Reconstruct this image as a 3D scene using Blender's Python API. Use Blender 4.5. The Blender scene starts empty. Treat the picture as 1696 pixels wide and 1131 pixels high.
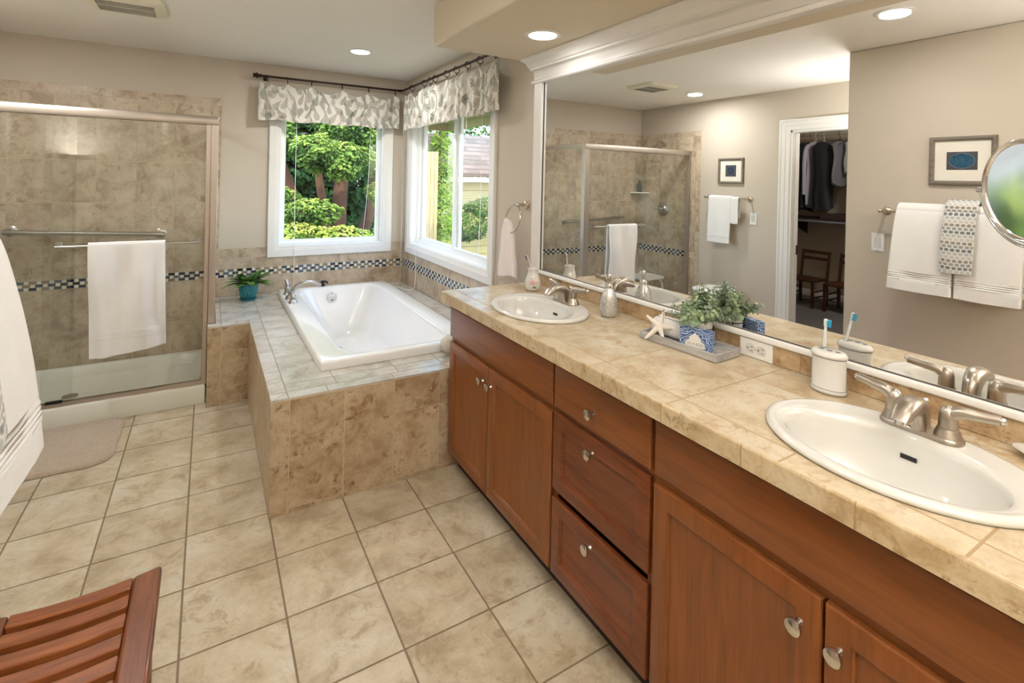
import bpy, bmesh, math, random
import numpy as np
from mathutils import Vector, Matrix
SC = bpy.context.scene
COL = SC.collection
PI = math.pi
random.seed(7)

# ------------------------------------------------------------ camera
XM = 1.651            # plane of the mirror glass on the right wall
YB = 2.497            # back wall
XL = -1.446           # far left wall
XE = -0.458           # near left wall (partition)
ZC = 2.427            # ceiling
ZS = 2.205            # dropped soffit over the vanity
ZT = 0.933            # countertop
ZD = 0.518            # tub deck
YT = 0.264            # front of the tub deck / far end of the vanity
cam_d = bpy.data.cameras.new('camera')
cam = bpy.data.objects.new('camera', cam_d)
COL.objects.link(cam)
cam_d.sensor_width = 36.0
cam_d.lens = 838.16 / 1696 * 36.0
cam_d.shift_x = (848 - 850.0) / 1696
cam_d.shift_y = (298.4 - 565.5) / 1696
cam_d.clip_start = 0.02
_ya, _pi, _ro = math.radians(31.043), math.radians(-0.136), math.radians(1.320)
_f = Vector((math.sin(_ya) * math.cos(_pi), math.cos(_ya) * math.cos(_pi), math.sin(_pi)))
_r = Vector((math.cos(_ya), -math.sin(_ya), 0))
_u = _r.cross(_f)
_r2 = _r * math.cos(_ro) + _u * math.sin(_ro)
_u2 = -_r * math.sin(_ro) + _u * math.cos(_ro)
_m = Matrix((_r2, _u2, -_f)).transposed().to_4x4()
_m.translation = Vector((0.0526, -2.1701, 1.5175))
cam.matrix_world = _m
SC.camera = cam

# ------------------------------------------------------------ view
SC.view_settings.view_transform = 'Standard'
SC.view_settings.look = 'None'
SC.view_settings.gamma = 1.0
SC.view_settings.exposure = 0.56
SC.view_settings.use_curve_mapping = False

# ------------------------------------------------------------ sky and sun
W = bpy.data.worlds.new('sky')
SC.world = W
W.use_nodes = True
wn = W.node_tree
sky = wn.nodes.new('ShaderNodeTexSky')
sky.sky_type = 'NISHITA'
sky.sun_disc = False
sky.sun_elevation = math.radians(48)
sky.sun_rotation = math.radians(200)
wn.links.new(sky.outputs[0], wn.nodes['Background'].inputs[0])
wn.nodes['Background'].inputs[1].default_value = 0.95
sd = bpy.data.lights.new('sun', 'SUN')
sd.energy = 2.6
sd.angle = math.radians(0.6)
sd.color = (1.0, 0.94, 0.82)
so = bpy.data.objects.new('sun', sd)
COL.objects.link(so)
so.rotation_euler = (math.radians(46), 0, math.radians(-28))

def area(name, loc, size, power, color=(1, 1, 1), rot=(0, 0, 0), shape='DISK', size_y=None, spread=None):
    d = bpy.data.lights.new(name, 'AREA')
    d.shape = shape
    d.size = size
    if size_y: d.size_y = size_y
    d.energy = power
    d.color = color
    if spread: d.spread = spread
    o = bpy.data.objects.new(name, d)
    COL.objects.link(o)
    o.location = loc
    o.rotation_euler = rot
    return o

# downlights: (x, y, z, watts)
CANS = [(0.989, 1.598, ZC, 9), (-0.967, 1.295, ZC, 9), (1.397, -0.178, ZS, 1.3), (1.397, -1.62, ZS, 0.4),
        (0.221, -0.931, ZC, 5), (0.40, -3.1, ZC, 1)]  # the last one is an unseen fill added behind the camera
for i, (x, y, z, p) in enumerate(CANS):
    area('downlight_lamp', (x, y, z - 0.016), 0.13, p, rot=(0, 0, 0))
# unseen fill light added behind the camera, bounced off the ceiling
area('bounce_fill', (0.45, -2.7, 1.60), 0.35, 56, color=(1, 1, 1), rot=(math.radians(183), 0, 0), spread=math.radians(150))
# unseen uplight added in the nook by the closet doorway to lift the ceiling
area('nook_fill', (-0.98, -0.27, 1.63), 0.20, 8, color=(1, 0.995, 0.98), rot=(PI, 0, 0))
# unseen fill light added to brighten the closet
d = bpy.data.lights.new('closet_fill', 'POINT'); d.energy = 22; d.shadow_soft_size = 0.06; d.color = (1, 0.97, 0.93)
o = bpy.data.objects.new('closet_fill', d); COL.objects.link(o); o.location = (-2.45, 0.2, 2.33)
# daylight entering by the two windows (sky portals)
for loc, rot, sx, sy in (((1.0, YB + 0.16, 1.5), (PI / 2, 0, 0), 0.9, 1.2), ((XM + 0.2, 1.57, 1.5), (PI / 2, 0, -PI / 2), 1.5, 1.2)):
    a = area('window_portal', loc, sx, 1, rot=rot, shape='RECTANGLE', size_y=sy)
    a.data.cycles.is_portal = True

# ------------------------------------------------------------ mesh helpers
class MB:
    def __init__(s):
        s.v = []; s.f = []; s.m = []; s.mat = 0
    def add(s, vs, fs):
        n = len(s.v)
        s.v += [tuple(map(float, p)) for p in vs]
        s.f += [tuple(i + n for i in f) for f in fs]
        s.m += [s.mat] * len(fs)
        return s
    def box(s, x0, y0, z0, x1, y1, z1):
        if x0 > x1: x0, x1 = x1, x0
        if y0 > y1: y0, y1 = y1, y0
        if z0 > z1: z0, z1 = z1, z0
        v = [(x0, y0, z0), (x1, y0, z0), (x1, y1, z0), (x0, y1, z0), (x0, y0, z1), (x1, y0, z1), (x1, y1, z1), (x0, y1, z1)]
        f = [(0, 3, 2, 1), (4, 5, 6, 7), (0, 1, 5, 4), (1, 2, 6, 5), (2, 3, 7, 6), (3, 0, 4, 7)]
        return s.add(v, f)
    def obox(s, c, ax, ay, az, hx, hy, hz):
        c, ax, ay, az = Vector(c), Vector(ax).normalized(), Vector(ay).normalized(), Vector(az).normalized()
        v = [c + ax * (hx * a) + ay * (hy * b) + az * (hz * d) for d in (-1, 1) for a, b in ((-1, -1), (1, -1), (1, 1), (-1, 1))]
        f = [(0, 3, 2, 1), (4, 5, 6, 7), (0, 1, 5, 4), (1, 2, 6, 5), (2, 3, 7, 6), (3, 0, 4, 7)]
        return s.add(v, f)
    def bar(s, a, b, w, h, up=(0, 0, 1)):
        a, b = Vector(a), Vector(b)
        d = (b - a).normalized(); up = Vector(up)
        sd_ = d.cross(up)
        if sd_.length < 1e-4: sd_ = d.cross(Vector((1, 0, 0)))
        sd_.normalize(); u = sd_.cross(d)
        return s.obox((a + b) / 2, d, sd_, u, (b - a).length / 2, w / 2, h / 2)
    def prism(s, poly, axis, a, b):
        # poly: 2-D outline; axis: 'x','y','z' extrusion between a and b
        n = len(poly)
        def P(p, t):
            if axis == 'x': return (t, p[0], p[1])
            if axis == 'y': return (p[0], t, p[1])
            return (p[0], p[1], t)
        v = [P(p, a) for p in poly] + [P(p, b) for p in poly]
        f = [(i, (i + 1) % n, n + (i + 1) % n, n + i) for i in range(n)]
        f += [tuple(range(n - 1, -1, -1)), tuple(range(n, 2 * n))]
        return s.add(v, f)
    def tube(s, pts, r, seg=12, cap=True, flat=1.0):
        pts = [Vector(p) for p in pts]
        rs = r if isinstance(r, (list, tuple)) else [r] * len(pts)
        T = []
        for i in range(len(pts)):
            a = pts[max(i - 1, 0)]; b = pts[min(i + 1, len(pts) - 1)]
            T.append((b - a).normalized())
        n = T[0].cross(Vector((0, 0, 1)))
        if n.length < 1e-3: n = T[0].cross(Vector((1, 0, 0)))
        n.normalize()
        v = []
        for i, p in enumerate(pts):
            n = (n - T[i] * n.dot(T[i]))
            if n.length < 1e-6: n = T[i].orthogonal()
            n.normalize(); b = T[i].cross(n)
            for k in range(seg):
                a = 2 * PI * k / seg
                v.append(p + n * (math.cos(a) * rs[i]) + b * (math.sin(a) * rs[i] * flat))
        f = []
        for i in range(len(pts) - 1):
            for k in range(seg):
                k2 = (k + 1) % seg
                f.append((i * seg + k, i * seg + k2, (i + 1) * seg + k2, (i + 1) * seg + k))
        if cap:
            f.append(tuple(range(seg - 1, -1, -1)))
            f.append(tuple((len(pts) - 1) * seg + k for k in range(seg)))
        return s.add(v, f)
    def lathe(s, prof, c=(0, 0, 0), seg=32, axis='z', sx=1.0, sy=1.0, closed=False):
        # prof: (radius, height) from bottom to top
        c = Vector(c); v = []; f = []
        for r, h in prof:
            for k in range(seg):
                a = 2 * PI * k / seg
                p = (r * math.cos(a) * sx, r * math.sin(a) * sy, h)
                if axis == 'x': p = (p[2], p[0], p[1])
                if axis == '-x': p = (-p[2], p[0], -p[1])
                if axis == 'y': p = (p[1], p[2], p[0])
                if axis == '-y': p = (p[0], -p[2], p[1])
                v.append(c + Vector(p))
        m = len(prof)
        for i in range(m - 1):
            for k in range(seg):
                k2 = (k + 1) % seg
                f.append((i * seg + k, i * seg + k2, (i + 1) * seg + k2, (i + 1) * seg + k))
        if closed:
            for k in range(seg):
                k2 = (k + 1) % seg
                f.append(((m - 1) * seg + k, (m - 1) * seg + k2, k2, k))
        else:
            if prof[0][0] > 1e-6: f.append(tuple(range(seg - 1, -1, -1)))
            if prof[-1][0] > 1e-6: f.append(tuple((m - 1) * seg + k for k in range(seg)))
        return s.add(v, f)
    def rings(s, rs, cap0=False, cap1=False):
        # list of equally long closed loops of points
        n = len(rs[0]); v = [p for r in rs for p in r]; f = []
        for i in range(len(rs) - 1):
            for k in range(n):
                k2 = (k + 1) % n
                f.append((i * n + k, i * n + k2, (i + 1) * n + k2, (i + 1) * n + k))
        if cap0: f.append(tuple(range(n - 1, -1, -1)))
        if cap1: f.append(tuple((len(rs) - 1) * n + k for k in range(n)))
        return s.add(v, f)
    def sphere(s, c, r, seg=16, sz=1.0):
        n = seg // 2
        return s.lathe([(max(r * math.sin(PI * i / n), 1e-5), -r * sz * math.cos(PI * i / n)) for i in range(n + 1)], c, seg)

WL = {}
def obj(name, mb, mat, parent=None, smooth=False, bevel=0, bseg=2, solid=0, sub=0, angle=40, label=None, recalc=True, world=True):
    me = bpy.data.meshes.new(name)
    off = Vector((0, 0, 0))
    if parent is not None and world: off = WL.get(parent.name, Vector((0, 0, 0)))
    vs = [(x - off.x, y - off.y, z - off.z) for x, y, z in mb.v]
    me.from_pydata(vs, [], mb.f)
    mats = mat if isinstance(mat, (list, tuple)) else [mat]
    for m in mats: me.materials.append(m)
    if len(mats) > 1: me.polygons.foreach_set('material_index', mb.m)
    if recalc:
        bm = bmesh.new(); bm.from_mesh(me)
        bmesh.ops.remove_doubles(bm, verts=bm.verts, dist=1e-6)
        bmesh.ops.recalc_face_normals(bm, faces=bm.faces)
        bm.to_mesh(me); bm.free()
    if smooth:
        me.polygons.foreach_set('use_smooth', [True] * len(me.polygons))
        me.set_sharp_from_angle(angle=math.radians(angle))
    me.update()
    o = bpy.data.objects.new(name, me)
    COL.objects.link(o)
    if parent is not None:
        o.parent = parent
        WL[o.name] = off
    if bevel:
        b = o.modifiers.new('bevel', 'BEVEL'); b.width = bevel; b.segments = bseg; b.limit_method = 'ANGLE'; b.angle_limit = math.radians(35)
        b.harden_normals = False
        if not smooth:
            me.polygons.foreach_set('use_smooth', [True] * len(me.polygons))
            me.set_sharp_from_angle(angle=math.radians(35))
    if solid:
        b = o.modifiers.new('solid', 'SOLIDIFY'); b.thickness = solid; b.offset = 0
    if sub:
        b = o.modifiers.new('sub', 'SUBSURF'); b.levels = sub; b.render_levels = sub
    if label: o['label'] = label
    return o
def thing(name, label, cat, loc=(0, 0, 0), group=None, rot=None):
    o = bpy.data.objects.new(name, None)
    COL.objects.link(o)
    o.empty_display_size = 0.05
    o.location = loc
    WL[o.name] = Vector(loc)
    if rot is not None:
        o.rotation_euler = rot; WL[o.name] = Vector((0, 0, 0))
    o['label'] = label; o['category'] = cat
    if group: o['group'] = group
    return o
def tag(o, label, cat, group=None, kind=None):
    o['label'] = label; o['category'] = cat
    if group: o['group'] = group
    if kind: o['kind'] = kind
    return o
def struct(name, mb, mat, parent=None, **k):
    o = obj(name, mb, mat, parent, **k)
    if parent is None: o['kind'] = 'structure'
    return o
def copy_tree(o, parent=None):
    c = o.copy(); COL.objects.link(c)
    if parent is not None: c.parent = parent
    for ch in list(o.children): copy_tree(ch, c)
    return c

def fastmesh(name, V, F, mat, colors=None, smooth=True, parent=None, off=None, mats=None, attr='tint'):
    """V (n,3), F (m,k) numpy; colors (n,3) linear per vertex"""
    V = np.asarray(V, float)
    if off is None and parent is not None: off = WL.get(parent.name, Vector((0, 0, 0)))
    if off is not None: V = V - np.array(off)
    me = bpy.data.meshes.new(name)
    n, k = F.shape
    me.vertices.add(len(V)); me.vertices.foreach_set('co', V.astype(np.float32).ravel())
    me.loops.add(n * k); me.loops.foreach_set('vertex_index', F.astype(np.int32).ravel())
    me.polygons.add(n); me.polygons.foreach_set('loop_start', np.arange(0, n * k, k, dtype=np.int32))
    me.polygons.foreach_set('loop_total', np.full(n, k, dtype=np.int32))
    me.update(calc_edges=True)
    if smooth: me.polygons.foreach_set('use_smooth', np.ones(n, bool))
    if colors is not None:
        a = me.color_attributes.new(attr, 'FLOAT_COLOR', 'POINT')
        c = np.ones((len(V), 4), np.float32); c[:, :3] = colors
        a.data.foreach_set('color', c.ravel())
    me.materials.append(mat)
    me.validate()
    o = bpy.data.objects.new(name, me); COL.objects.link(o)
    if parent is not None:
        o.parent = parent; WL[o.name] = WL.get(parent.name, Vector((0, 0, 0)))
    return o
def gridmesh(name, P, mat, colors=None, parent=None, solid=0.0, closed_u=False):
    """P: (nu,nv,3) array of points"""
    nu, nv = P.shape[:2]
    idx = np.arange(nu * nv).reshape(nu, nv)
    if closed_u: idx = np.vstack([idx, idx[:1]])
    F = np.stack([idx[:-1, :-1], idx[1:, :-1], idx[1:, 1:], idx[:-1, 1:]], -1).reshape(-1, 4)
    o = fastmesh(name, P.reshape(-1, 3), F, mat, None if colors is None else colors.reshape(-1, 3), parent=parent)
    if solid:
        b = o.modifiers.new('solid', 'SOLIDIFY'); b.thickness = solid; b.offset = 0
    return o
def vnoise(x, y, seed=0):
    """cheap smooth value noise, arrays"""
    x = np.asarray(x, float); y = np.asarray(y, float)
    xi = np.floor(x).astype(int); yi = np.floor(y).astype(int); xf = x - xi; yf = y - yi
    def h(a, b):
        n = (a * 374761393 + b * 668265263 + seed * 974711) & 0x7fffffff
        n = (n ^ (n >> 13)) * 1274126177 & 0x7fffffff
        return ((n ^ (n >> 16)) & 0xffff) / 65535.0
    u = xf * xf * (3 - 2 * xf); w = yf * yf * (3 - 2 * yf)
    return (h(xi, yi) * (1 - u) + h(xi + 1, yi) * u) * (1 - w) + (h(xi, yi + 1) * (1 - u) + h(xi + 1, yi + 1) * u) * w

# ------------------------------------------------------------ materials
def lin(c):
    if isinstance(c, str): c = tuple(int(c[i:i + 2], 16) / 255 for i in (0, 2, 4))
    return tuple((x / 12.92 if x <= 0.04045 else ((x + 0.055) / 1.055) ** 2.4) for x in c) + (1.0,)
class NT:
    def __init__(s, name):
        s.mat = bpy.data.materials.new(name); s.mat.use_nodes = True
        s.t = s.mat.node_tree; s.n = s.t.nodes; s.l = s.t.links
        s.bs = s.n['Principled BSDF']; s.out = s.n['Material Output']
    def new(s, k, **p):
        n = s.n.new(k)
        for a, b in p.items(): setattr(n, a, b)
        return n
    def link(s, a, b): s.l.new(a, b)
    def setv(s, sock, v):
        if hasattr(v, 'is_linked') or isinstance(v, bpy.types.NodeSocket): s.l.new(v, sock)
        else: sock.default_value = v
    def math(s, op, a, b=None, c=None, clamp=False):
        n = s.new('ShaderNodeMath', operation=op, use_clamp=clamp)
        s.setv(n.inputs[0], a)
        if b is not None: s.setv(n.inputs[1], b)
        if c is not None: s.setv(n.inputs[2], c)
        return n.outputs[0]
    def mix(s, f, a, b, mode='MIX'):
        n = s.new('ShaderNodeMix', data_type='RGBA', blend_type=mode)
        s.setv(n.inputs[0], f); s.setv(n.inputs[6], a); s.setv(n.inputs[7], b)
        return n.outputs[2]
    def ramp(s, f, stops, interp='LINEAR'):
        n = s.new('ShaderNodeValToRGB'); cr = n.color_ramp; cr.interpolation = interp
        while len(cr.elements) < len(stops): cr.elements.new(0.5)
        for e, (p, c) in zip(cr.elements, stops):
            e.position = p; e.color = c if len(c) == 4 else tuple(c) + (1,)
        s.l.new(f, n.inputs[0]); return n.outputs[0]
    def noise(s, vec, scale, detail=4, rough=0.5, dist=0.0):
        n = s.new('ShaderNodeTexNoise')
        if vec is not None: s.l.new(vec, n.inputs['Vector'])
        n.inputs['Scale'].default_value = scale; n.inputs['Detail'].default_value = detail
        n.inputs['Roughness'].default_value = rough; n.inputs['Distortion'].default_value = dist
        return n.outputs['Fac']
    def pos(s): return s.new('ShaderNodeNewGeometry').outputs['Position']
    def obc(s): return s.new('ShaderNodeTexCoord').outputs['Object']
    def mapping(s, vec, loc=(0, 0, 0), rot=(0, 0, 0), sc=(1, 1, 1)):
        n = s.new('ShaderNodeMapping'); s.l.new(vec, n.inputs[0])
        n.inputs[1].default_value = loc; n.inputs[2].default_value = rot; n.inputs[3].default_value = sc
        return n.outputs[0]
    def bump(s, h, st=0.2, dist=0.01):
        n = s.new('ShaderNodeBump'); n.inputs['Strength'].default_value = st; n.inputs['Distance'].default_value = dist
        s.l.new(h, n.inputs['Height']); s.l.new(n.outputs[0], s.bs.inputs['Normal'])
    def base(s, c): s.setv(s.bs.inputs['Base Color'], c)
    def par(s, rough=0.5, metal=0.0, spec=0.5, coat=0.0, sheen=0.0, trans=0.0, ior=1.45):
        b = s.bs.inputs
        s.setv(b['Roughness'], rough); b['Metallic'].default_value = metal; b['Specular IOR Level'].default_value = spec
        b['Coat Weight'].default_value = coat; b['Coat Roughness'].default_value = 0.1
        b['Sheen Weight'].default_value = sheen; b['Transmission Weight'].default_value = trans; b['IOR'].default_value = ior
def plain(name, c, rough=0.5, metal=0.0, spec=0.5, var=0.04, bump=0.0, bscale=200, coat=0.0, sheen=0.0, vscale=8):
    t = NT(name); c = lin(c)
    f = t.noise(t.obc(), vscale, 3)
    a = tuple(x * (1 - var) for x in c[:3]) + (1,); b = tuple(min(1, x * (1 + var)) for x in c[:3]) + (1,)
    t.base(t.mix(f, a, b)); t.par(rough, metal, spec, coat, sheen)
    if bump: t.bump(t.noise(t.obc(), bscale, 2), bump, 0.002)
    return t.mat

def stone_tile(name, u, v, pu=None, ou=0, pv=None, ov=0, gw=0.005, c=('c9b594', 'bda582', 'a98b66'), blot='8a6a46', blotf=0.6,
               grout='9a8468', rough=0.32, scale=6.0, wobble=1.0):
    t = NT(name); P = t.pos()
    sx = t.new('ShaderNodeSeparateXYZ'); t.link(P, sx.inputs[0])
    ax = dict(x=sx.outputs[0], y=sx.outputs[1], z=sx.outputs[2])
    ids = []; masks = []
    for a, p, o in ((ax[u], pu, ou), (ax[v], pv, ov)):
        if p is None: ids.append(0.0); continue
        q = t.math('DIVIDE', t.math('SUBTRACT', a, o), p)
        ids.append(t.math('FLOOR', q))
        fr = t.math('ABSOLUTE', t.math('SUBTRACT', t.math('FRACT', t.math('ADD', q, 0.5)), 0.5))
        masks.append(t.math('MULTIPLY', fr, p))
    cmb = t.new('ShaderNodeCombineXYZ')
    if pu is None and pv is None:
        ids = [t.math('MULTIPLY', t.new('ShaderNodeNewGeometry').outputs['Random Per Island'], 97.0)]
    for i, d in enumerate(ids): t.setv(cmb.inputs[i], d)
    wnz = t.new('ShaderNodeTexWhiteNoise', noise_dimensions='3D'); t.link(cmb.outputs[0], wnz.inputs[0])
    vm = t.new('ShaderNodeVectorMath', operation='MULTIPLY_ADD')
    t.link(wnz.outputs[1], vm.inputs[0]); vm.inputs[1].default_value = (9, 9, 9); t.link(P, vm.inputs[2])
    vec = vm.outputs[0]
    n1 = t.noise(vec, scale * 1.2, 9, 0.68, 0.35)
    col = t.ramp(n1, [(0.36, lin(c[0])), (0.50, lin(c[1])), (0.64, lin(c[2]))])
    n2 = t.noise(vec, scale * 3.0, 11, 0.80, 0.7)
    n3 = t.noise(vec, scale * 1.1, 3, 0.6, 0.3)
    bl = t.math('MULTIPLY', t.ramp(n2, [(0.50, (0, 0, 0, 1)), (0.60, (1, 1, 1, 1))]), t.ramp(n3, [(0.47, (0, 0, 0, 1)), (0.56, (1, 1, 1, 1))]))
    col = t.mix(t.math('MULTIPLY', bl, blotf), col, lin(blot))
    n4 = t.noise(vec, scale * 1.2, 12, 0.7, 2.5)
    vein = t.math('SUBTRACT', 1.0, t.math('MULTIPLY', t.math('ABSOLUTE', t.math('SUBTRACT', n4, 0.5)), 26.0), clamp=True)
    col = t.mix(t.math('MULTIPLY', t.math('MULTIPLY', vein, t.ramp(n3, [(0.40, (1, 1, 1, 1)), (0.55, (0, 0, 0, 1))])), 0.30), col, lin(blot))
    br = t.math('MULTIPLY_ADD', wnz.outputs[0], 0.08, 0.96)
    h = t.new('ShaderNodeHueSaturation'); t.link(br, h.inputs['Value']); t.link(col, h.inputs['Color']); col = h.outputs[0]
    hgt = t.math('MULTIPLY', n2, 0.15)
    if masks:
        d = masks[0] if len(masks) == 1 else t.math('MINIMUM', masks[0], masks[1])
        mr = t.new('ShaderNodeMapRange'); t.link(d, mr.inputs[0])
        mr.inputs[1].default_value = gw * 0.42; mr.inputs[2].default_value = gw * 0.62
        g = mr.outputs[0]
        col = t.mix(g, lin(grout), col)
        hgt = t.math('ADD', hgt, g)
        t.par(t.math('MULTIPLY_ADD', g, rough - 0.8, 0.8), 0, 0.45)
    else: t.par(rough, 0, 0.45)
    t.base(col); t.bump(hgt, 0.35, 0.0015)
    return t.mat

def mosaic_mat(name, u, z0, zh, per=0.066, dark=('1d2330', '3b4654', '5c6a76', '8c7c66', '2a3448')):
    t = NT(name); P = t.pos()
    sx = t.new('ShaderNodeSeparateXYZ'); t.link(P, sx.inputs[0])
    U = dict(x=sx.outputs[0], y=sx.outputs[1])[u]; V = sx.outputs[2]
    r = t.math('DIVIDE', t.math('SUBTRACT', V, z0), zh)
    row = t.math('FLOOR', r); rf = t.math('FRACT', r)
    q = t.math('ADD', t.math('DIVIDE', U, per), t.math('MULTIPLY', row, 0.5))
    cell = t.math('FLOOR', q); fr = t.math('FRACT', q)
    D = 0.64
    isd = t.math('LESS_THAN', fr, D)
    e1 = t.math('MULTIPLY', t.math('MINIMUM', fr, t.math('SUBTRACT', 1.0, fr)), per)
    e2 = t.math('MULTIPLY', t.math('ABSOLUTE', t.math('SUBTRACT', fr, D)), per)
    e3 = t.math('MULTIPLY', t.math('MINIMUM', rf, t.math('SUBTRACT', 1.0, rf)), zh)
    e = t.math('MINIMUM', t.math('MINIMUM', e1, e2), e3)
    g = t.math('LESS_THAN', e, 0.0013)
    cmb = t.new('ShaderNodeCombineXYZ'); t.link(cell, cmb.inputs[0]); t.link(row, cmb.inputs[1])
    w = t.new('ShaderNodeTexWhiteNoise', noise_dimensions='3D'); t.link(cmb.outputs[0], w.inputs[0])
    n = len(dark)
    dc = t.ramp(w.outputs[0], [(i / n, lin(c)) for i, c in enumerate(dark)], 'CONSTANT')
    wc = t.mix(w.outputs[0], lin('e6e2d4'), lin('cfc9b6'))
    c = t.mix(isd, wc, dc)
    c = t.mix(g, c, lin('b5aa94'))
    t.base(c); t.par(0.15, 0, 0.5)
    return t.mat

def wood(name, axis, c1, c2, c3, rough=0.35, coat=0.25, sc=1.0):
    t = NT(name)
    s = {'x': (1.2, 14, 14), 'y': (14, 1.2, 14), 'z': (14, 14, 1.2)}[axis]
    v = t.mapping(t.obc(), sc=tuple(k * sc for k in s))
    n1 = t.noise(v, 3.0, 6, 0.6, 0.6)
    s2 = {'x': (4, 90, 90), 'y': (90, 4, 90), 'z': (90, 90, 4)}[axis]
    n2 = t.noise(t.mapping(t.obc(), sc=tuple(k * sc for k in s2)), 3.0, 3, 0.5, 0.1)
    n0 = t.noise(t.obc(), 2.5, 2)
    col = t.ramp(n1, [(0.3, lin(c1)), (0.52, lin(c2)), (0.72, lin(c3))])
    col = t.mix(t.ramp(n2, [(0.45, (0, 0, 0, 1)), (0.7, (0.45, 0.45, 0.45, 1))]), col, lin(c3))
    col = t.mix(t.math('MULTIPLY', n0, 0.35), col, lin(c1))
    t.base(col); t.par(rough, 0, 0.45, coat=coat); t.bump(n2, 0.06, 0.001)
    return t.mat
def metal(name, c, rough): return plain(name, c, rough, 1.0, 0.5, var=0.03)
def glass_mat(name, tint=(0.97, 0.985, 0.98, 1), ior=1.5, amount=1.0):
    t = NT(name)
    t.n.remove(t.bs)
    tr = t.new('ShaderNodeBsdfTransparent'); tr.inputs[0].default_value = tint
    gl = t.new('ShaderNodeBsdfGlossy'); gl.inputs['Roughness'].default_value = 0.0
    ge = t.new('ShaderNodeNewGeometry'); dt = t.new('ShaderNodeVectorMath', operation='DOT_PRODUCT')
    t.link(ge.outputs['Incoming'], dt.inputs[0]); t.link(ge.outputs['Normal'], dt.inputs[1])
    q = t.math('POWER', t.math('SUBTRACT', 1.0, t.math('ABSOLUTE', dt.outputs['Value']), clamp=True), 5.0)   # Schlick
    fr = t.math('MULTIPLY_ADD', q, 0.96, 0.04)
    mx = t.new('ShaderNodeMixShader')
    t.link(t.math('MULTIPLY', fr, amount), mx.inputs[0]); t.link(tr.outputs[0], mx.inputs[1]); t.link(gl.outputs[0], mx.inputs[2])
    t.link(mx.outputs[0], t.out.inputs[0])
    return t.mat
def terry(name, c, bs=420, st=0.5, sheen=0.3):
    t = NT(name); c = lin(c)
    n = t.noise(t.obc(), bs, 2, 0.6); n2 = t.noise(t.obc(), 14, 3)
    t.base(t.mix(n2, tuple(x * 0.94 for x in c[:3]) + (1,), c)); t.par(0.95, 0, 0.1, sheen=sheen)
    t.bump(n, st, 0.003)
    return t.mat
def attr_mat(name, rough=0.9, bs=300, st=0.3, attr='tint', sheen=0.2, spec=0.2, trans=0.0):
    t = NT(name)
    a = t.new('ShaderNodeAttribute', attribute_name=attr)
    t.base(a.outputs['Color']); t.par(rough, 0, spec, sheen=sheen)
    if st: t.bump(t.noise(t.obc(), bs, 2, 0.6), st, 0.002)
    if trans:
        tl = t.new('ShaderNodeBsdfTranslucent'); t.link(a.outputs['Color'], tl.inputs[0])
        mx = t.new('ShaderNodeMixShader'); mx.inputs[0].default_value = trans
        t.link(t.bs.outputs[0], mx.inputs[1]); t.link(tl.outputs[0], mx.inputs[2]); t.link(mx.outputs[0], t.out.inputs[0])
    return t.mat
def emit(name, c, s):
    t = NT(name); t.base(lin(c)); t.bs.inputs['Emission Color'].default_value = lin(c); t.bs.inputs['Emission Strength'].default_value = s
    return t.mat

M_WALL = plain('wall_paint', 'c7bcac', 0.85, spec=0.2, var=0.015, bump=0.06, bscale=120)
M_CEIL = plain('ceiling_paint', 'ebe5dc', 0.9, spec=0.15, var=0.01, bump=0.06, bscale=90)
M_TRIM = plain('white_trim_paint', 'e4e1dc', 0.35, spec=0.5, var=0.01)
M_VINYL = plain('white_vinyl', 'f0f1f1', 0.3, spec=0.5, var=0.01)
M_PORC = plain('white_porcelain', 'd9d7d1', 0.08, spec=0.6, var=0.005, coat=0.5)
M_TUB = plain('white_acrylic', 'f1f0ee', 0.10, spec=0.55, var=0.005, coat=0.4)
M_PAN = plain('shower_pan_acrylic', 'dedccf', 0.3, spec=0.5, var=0.01)
M_CHROME = metal('chrome', 'e6e6e8', 0.06)
M_NICKEL = metal('brushed_nickel', 'b9b0a4', 0.33)
M_STEEL = metal('satin_steel', 'bcbab6', 0.28)
M_ALU = metal('satin_aluminium', 'beb4aa', 0.42)
M_BRONZE = plain('dark_bronze', '3b2a22', 0.4, 0.7, var=0.1)
M_BLACK = plain('black_plastic', '17171a', 0.4)
M_WHITEP = plain('white_plastic', 'eeedea', 0.3)
M_GLASS = glass_mat('window_glass', amount=0.4)
M_SGLASS = glass_mat('shower_glass', (0.972, 0.980, 0.970, 1))
WC = ('703f1c', '824a21', '8e5428')
M_CABZ = wood('cherry_wood_upright', 'z', *WC)
M_CABY = wood('cherry_wood_lengthwise', 'y', *WC)
M_TOE = plain('toe_kick', '2a1610', 0.6)
# ============================================================ SETTING
T_FLOOR = stone_tile('floor_tile', 'x', 'y', c=('c8bea9', 'bcae95', 'a6967c'), blot='8f7450', blotf=0.55, rough=0.38, scale=4.5)
T_SHOW = stone_tile('shower_tile', 'x', 'z', c=('cbbda6', 'bfae96', 'a6937c'), blot='7f6750', blotf=0.6, rough=0.3, scale=5.5)
T_WARM = stone_tile('tub_tile', 'x', 'z', c=('c6b498', 'b7a284', 'a08667'), blot='77532f', blotf=0.9, rough=0.35, scale=6)
T_DECK = stone_tile('deck_tile', 'x', 'y', c=('cac7c2', 'bfbab0', 'aca496'), blot='938570', blotf=0.35, rough=0.16, scale=6)  # same tile as the sides, greyed to paint in the window's reflection
T_CTOP = stone_tile('counter_tile', 'x', 'y', pu=0.31, ou=1.164, pv=0.31, ov=-1.24, gw=0.0045, c=('cfc3ad', 'c5b599', 'b19c7d'), blot='a27b4e', blotf=0.6,
                    grout='a08864', rough=0.22, scale=5)
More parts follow.
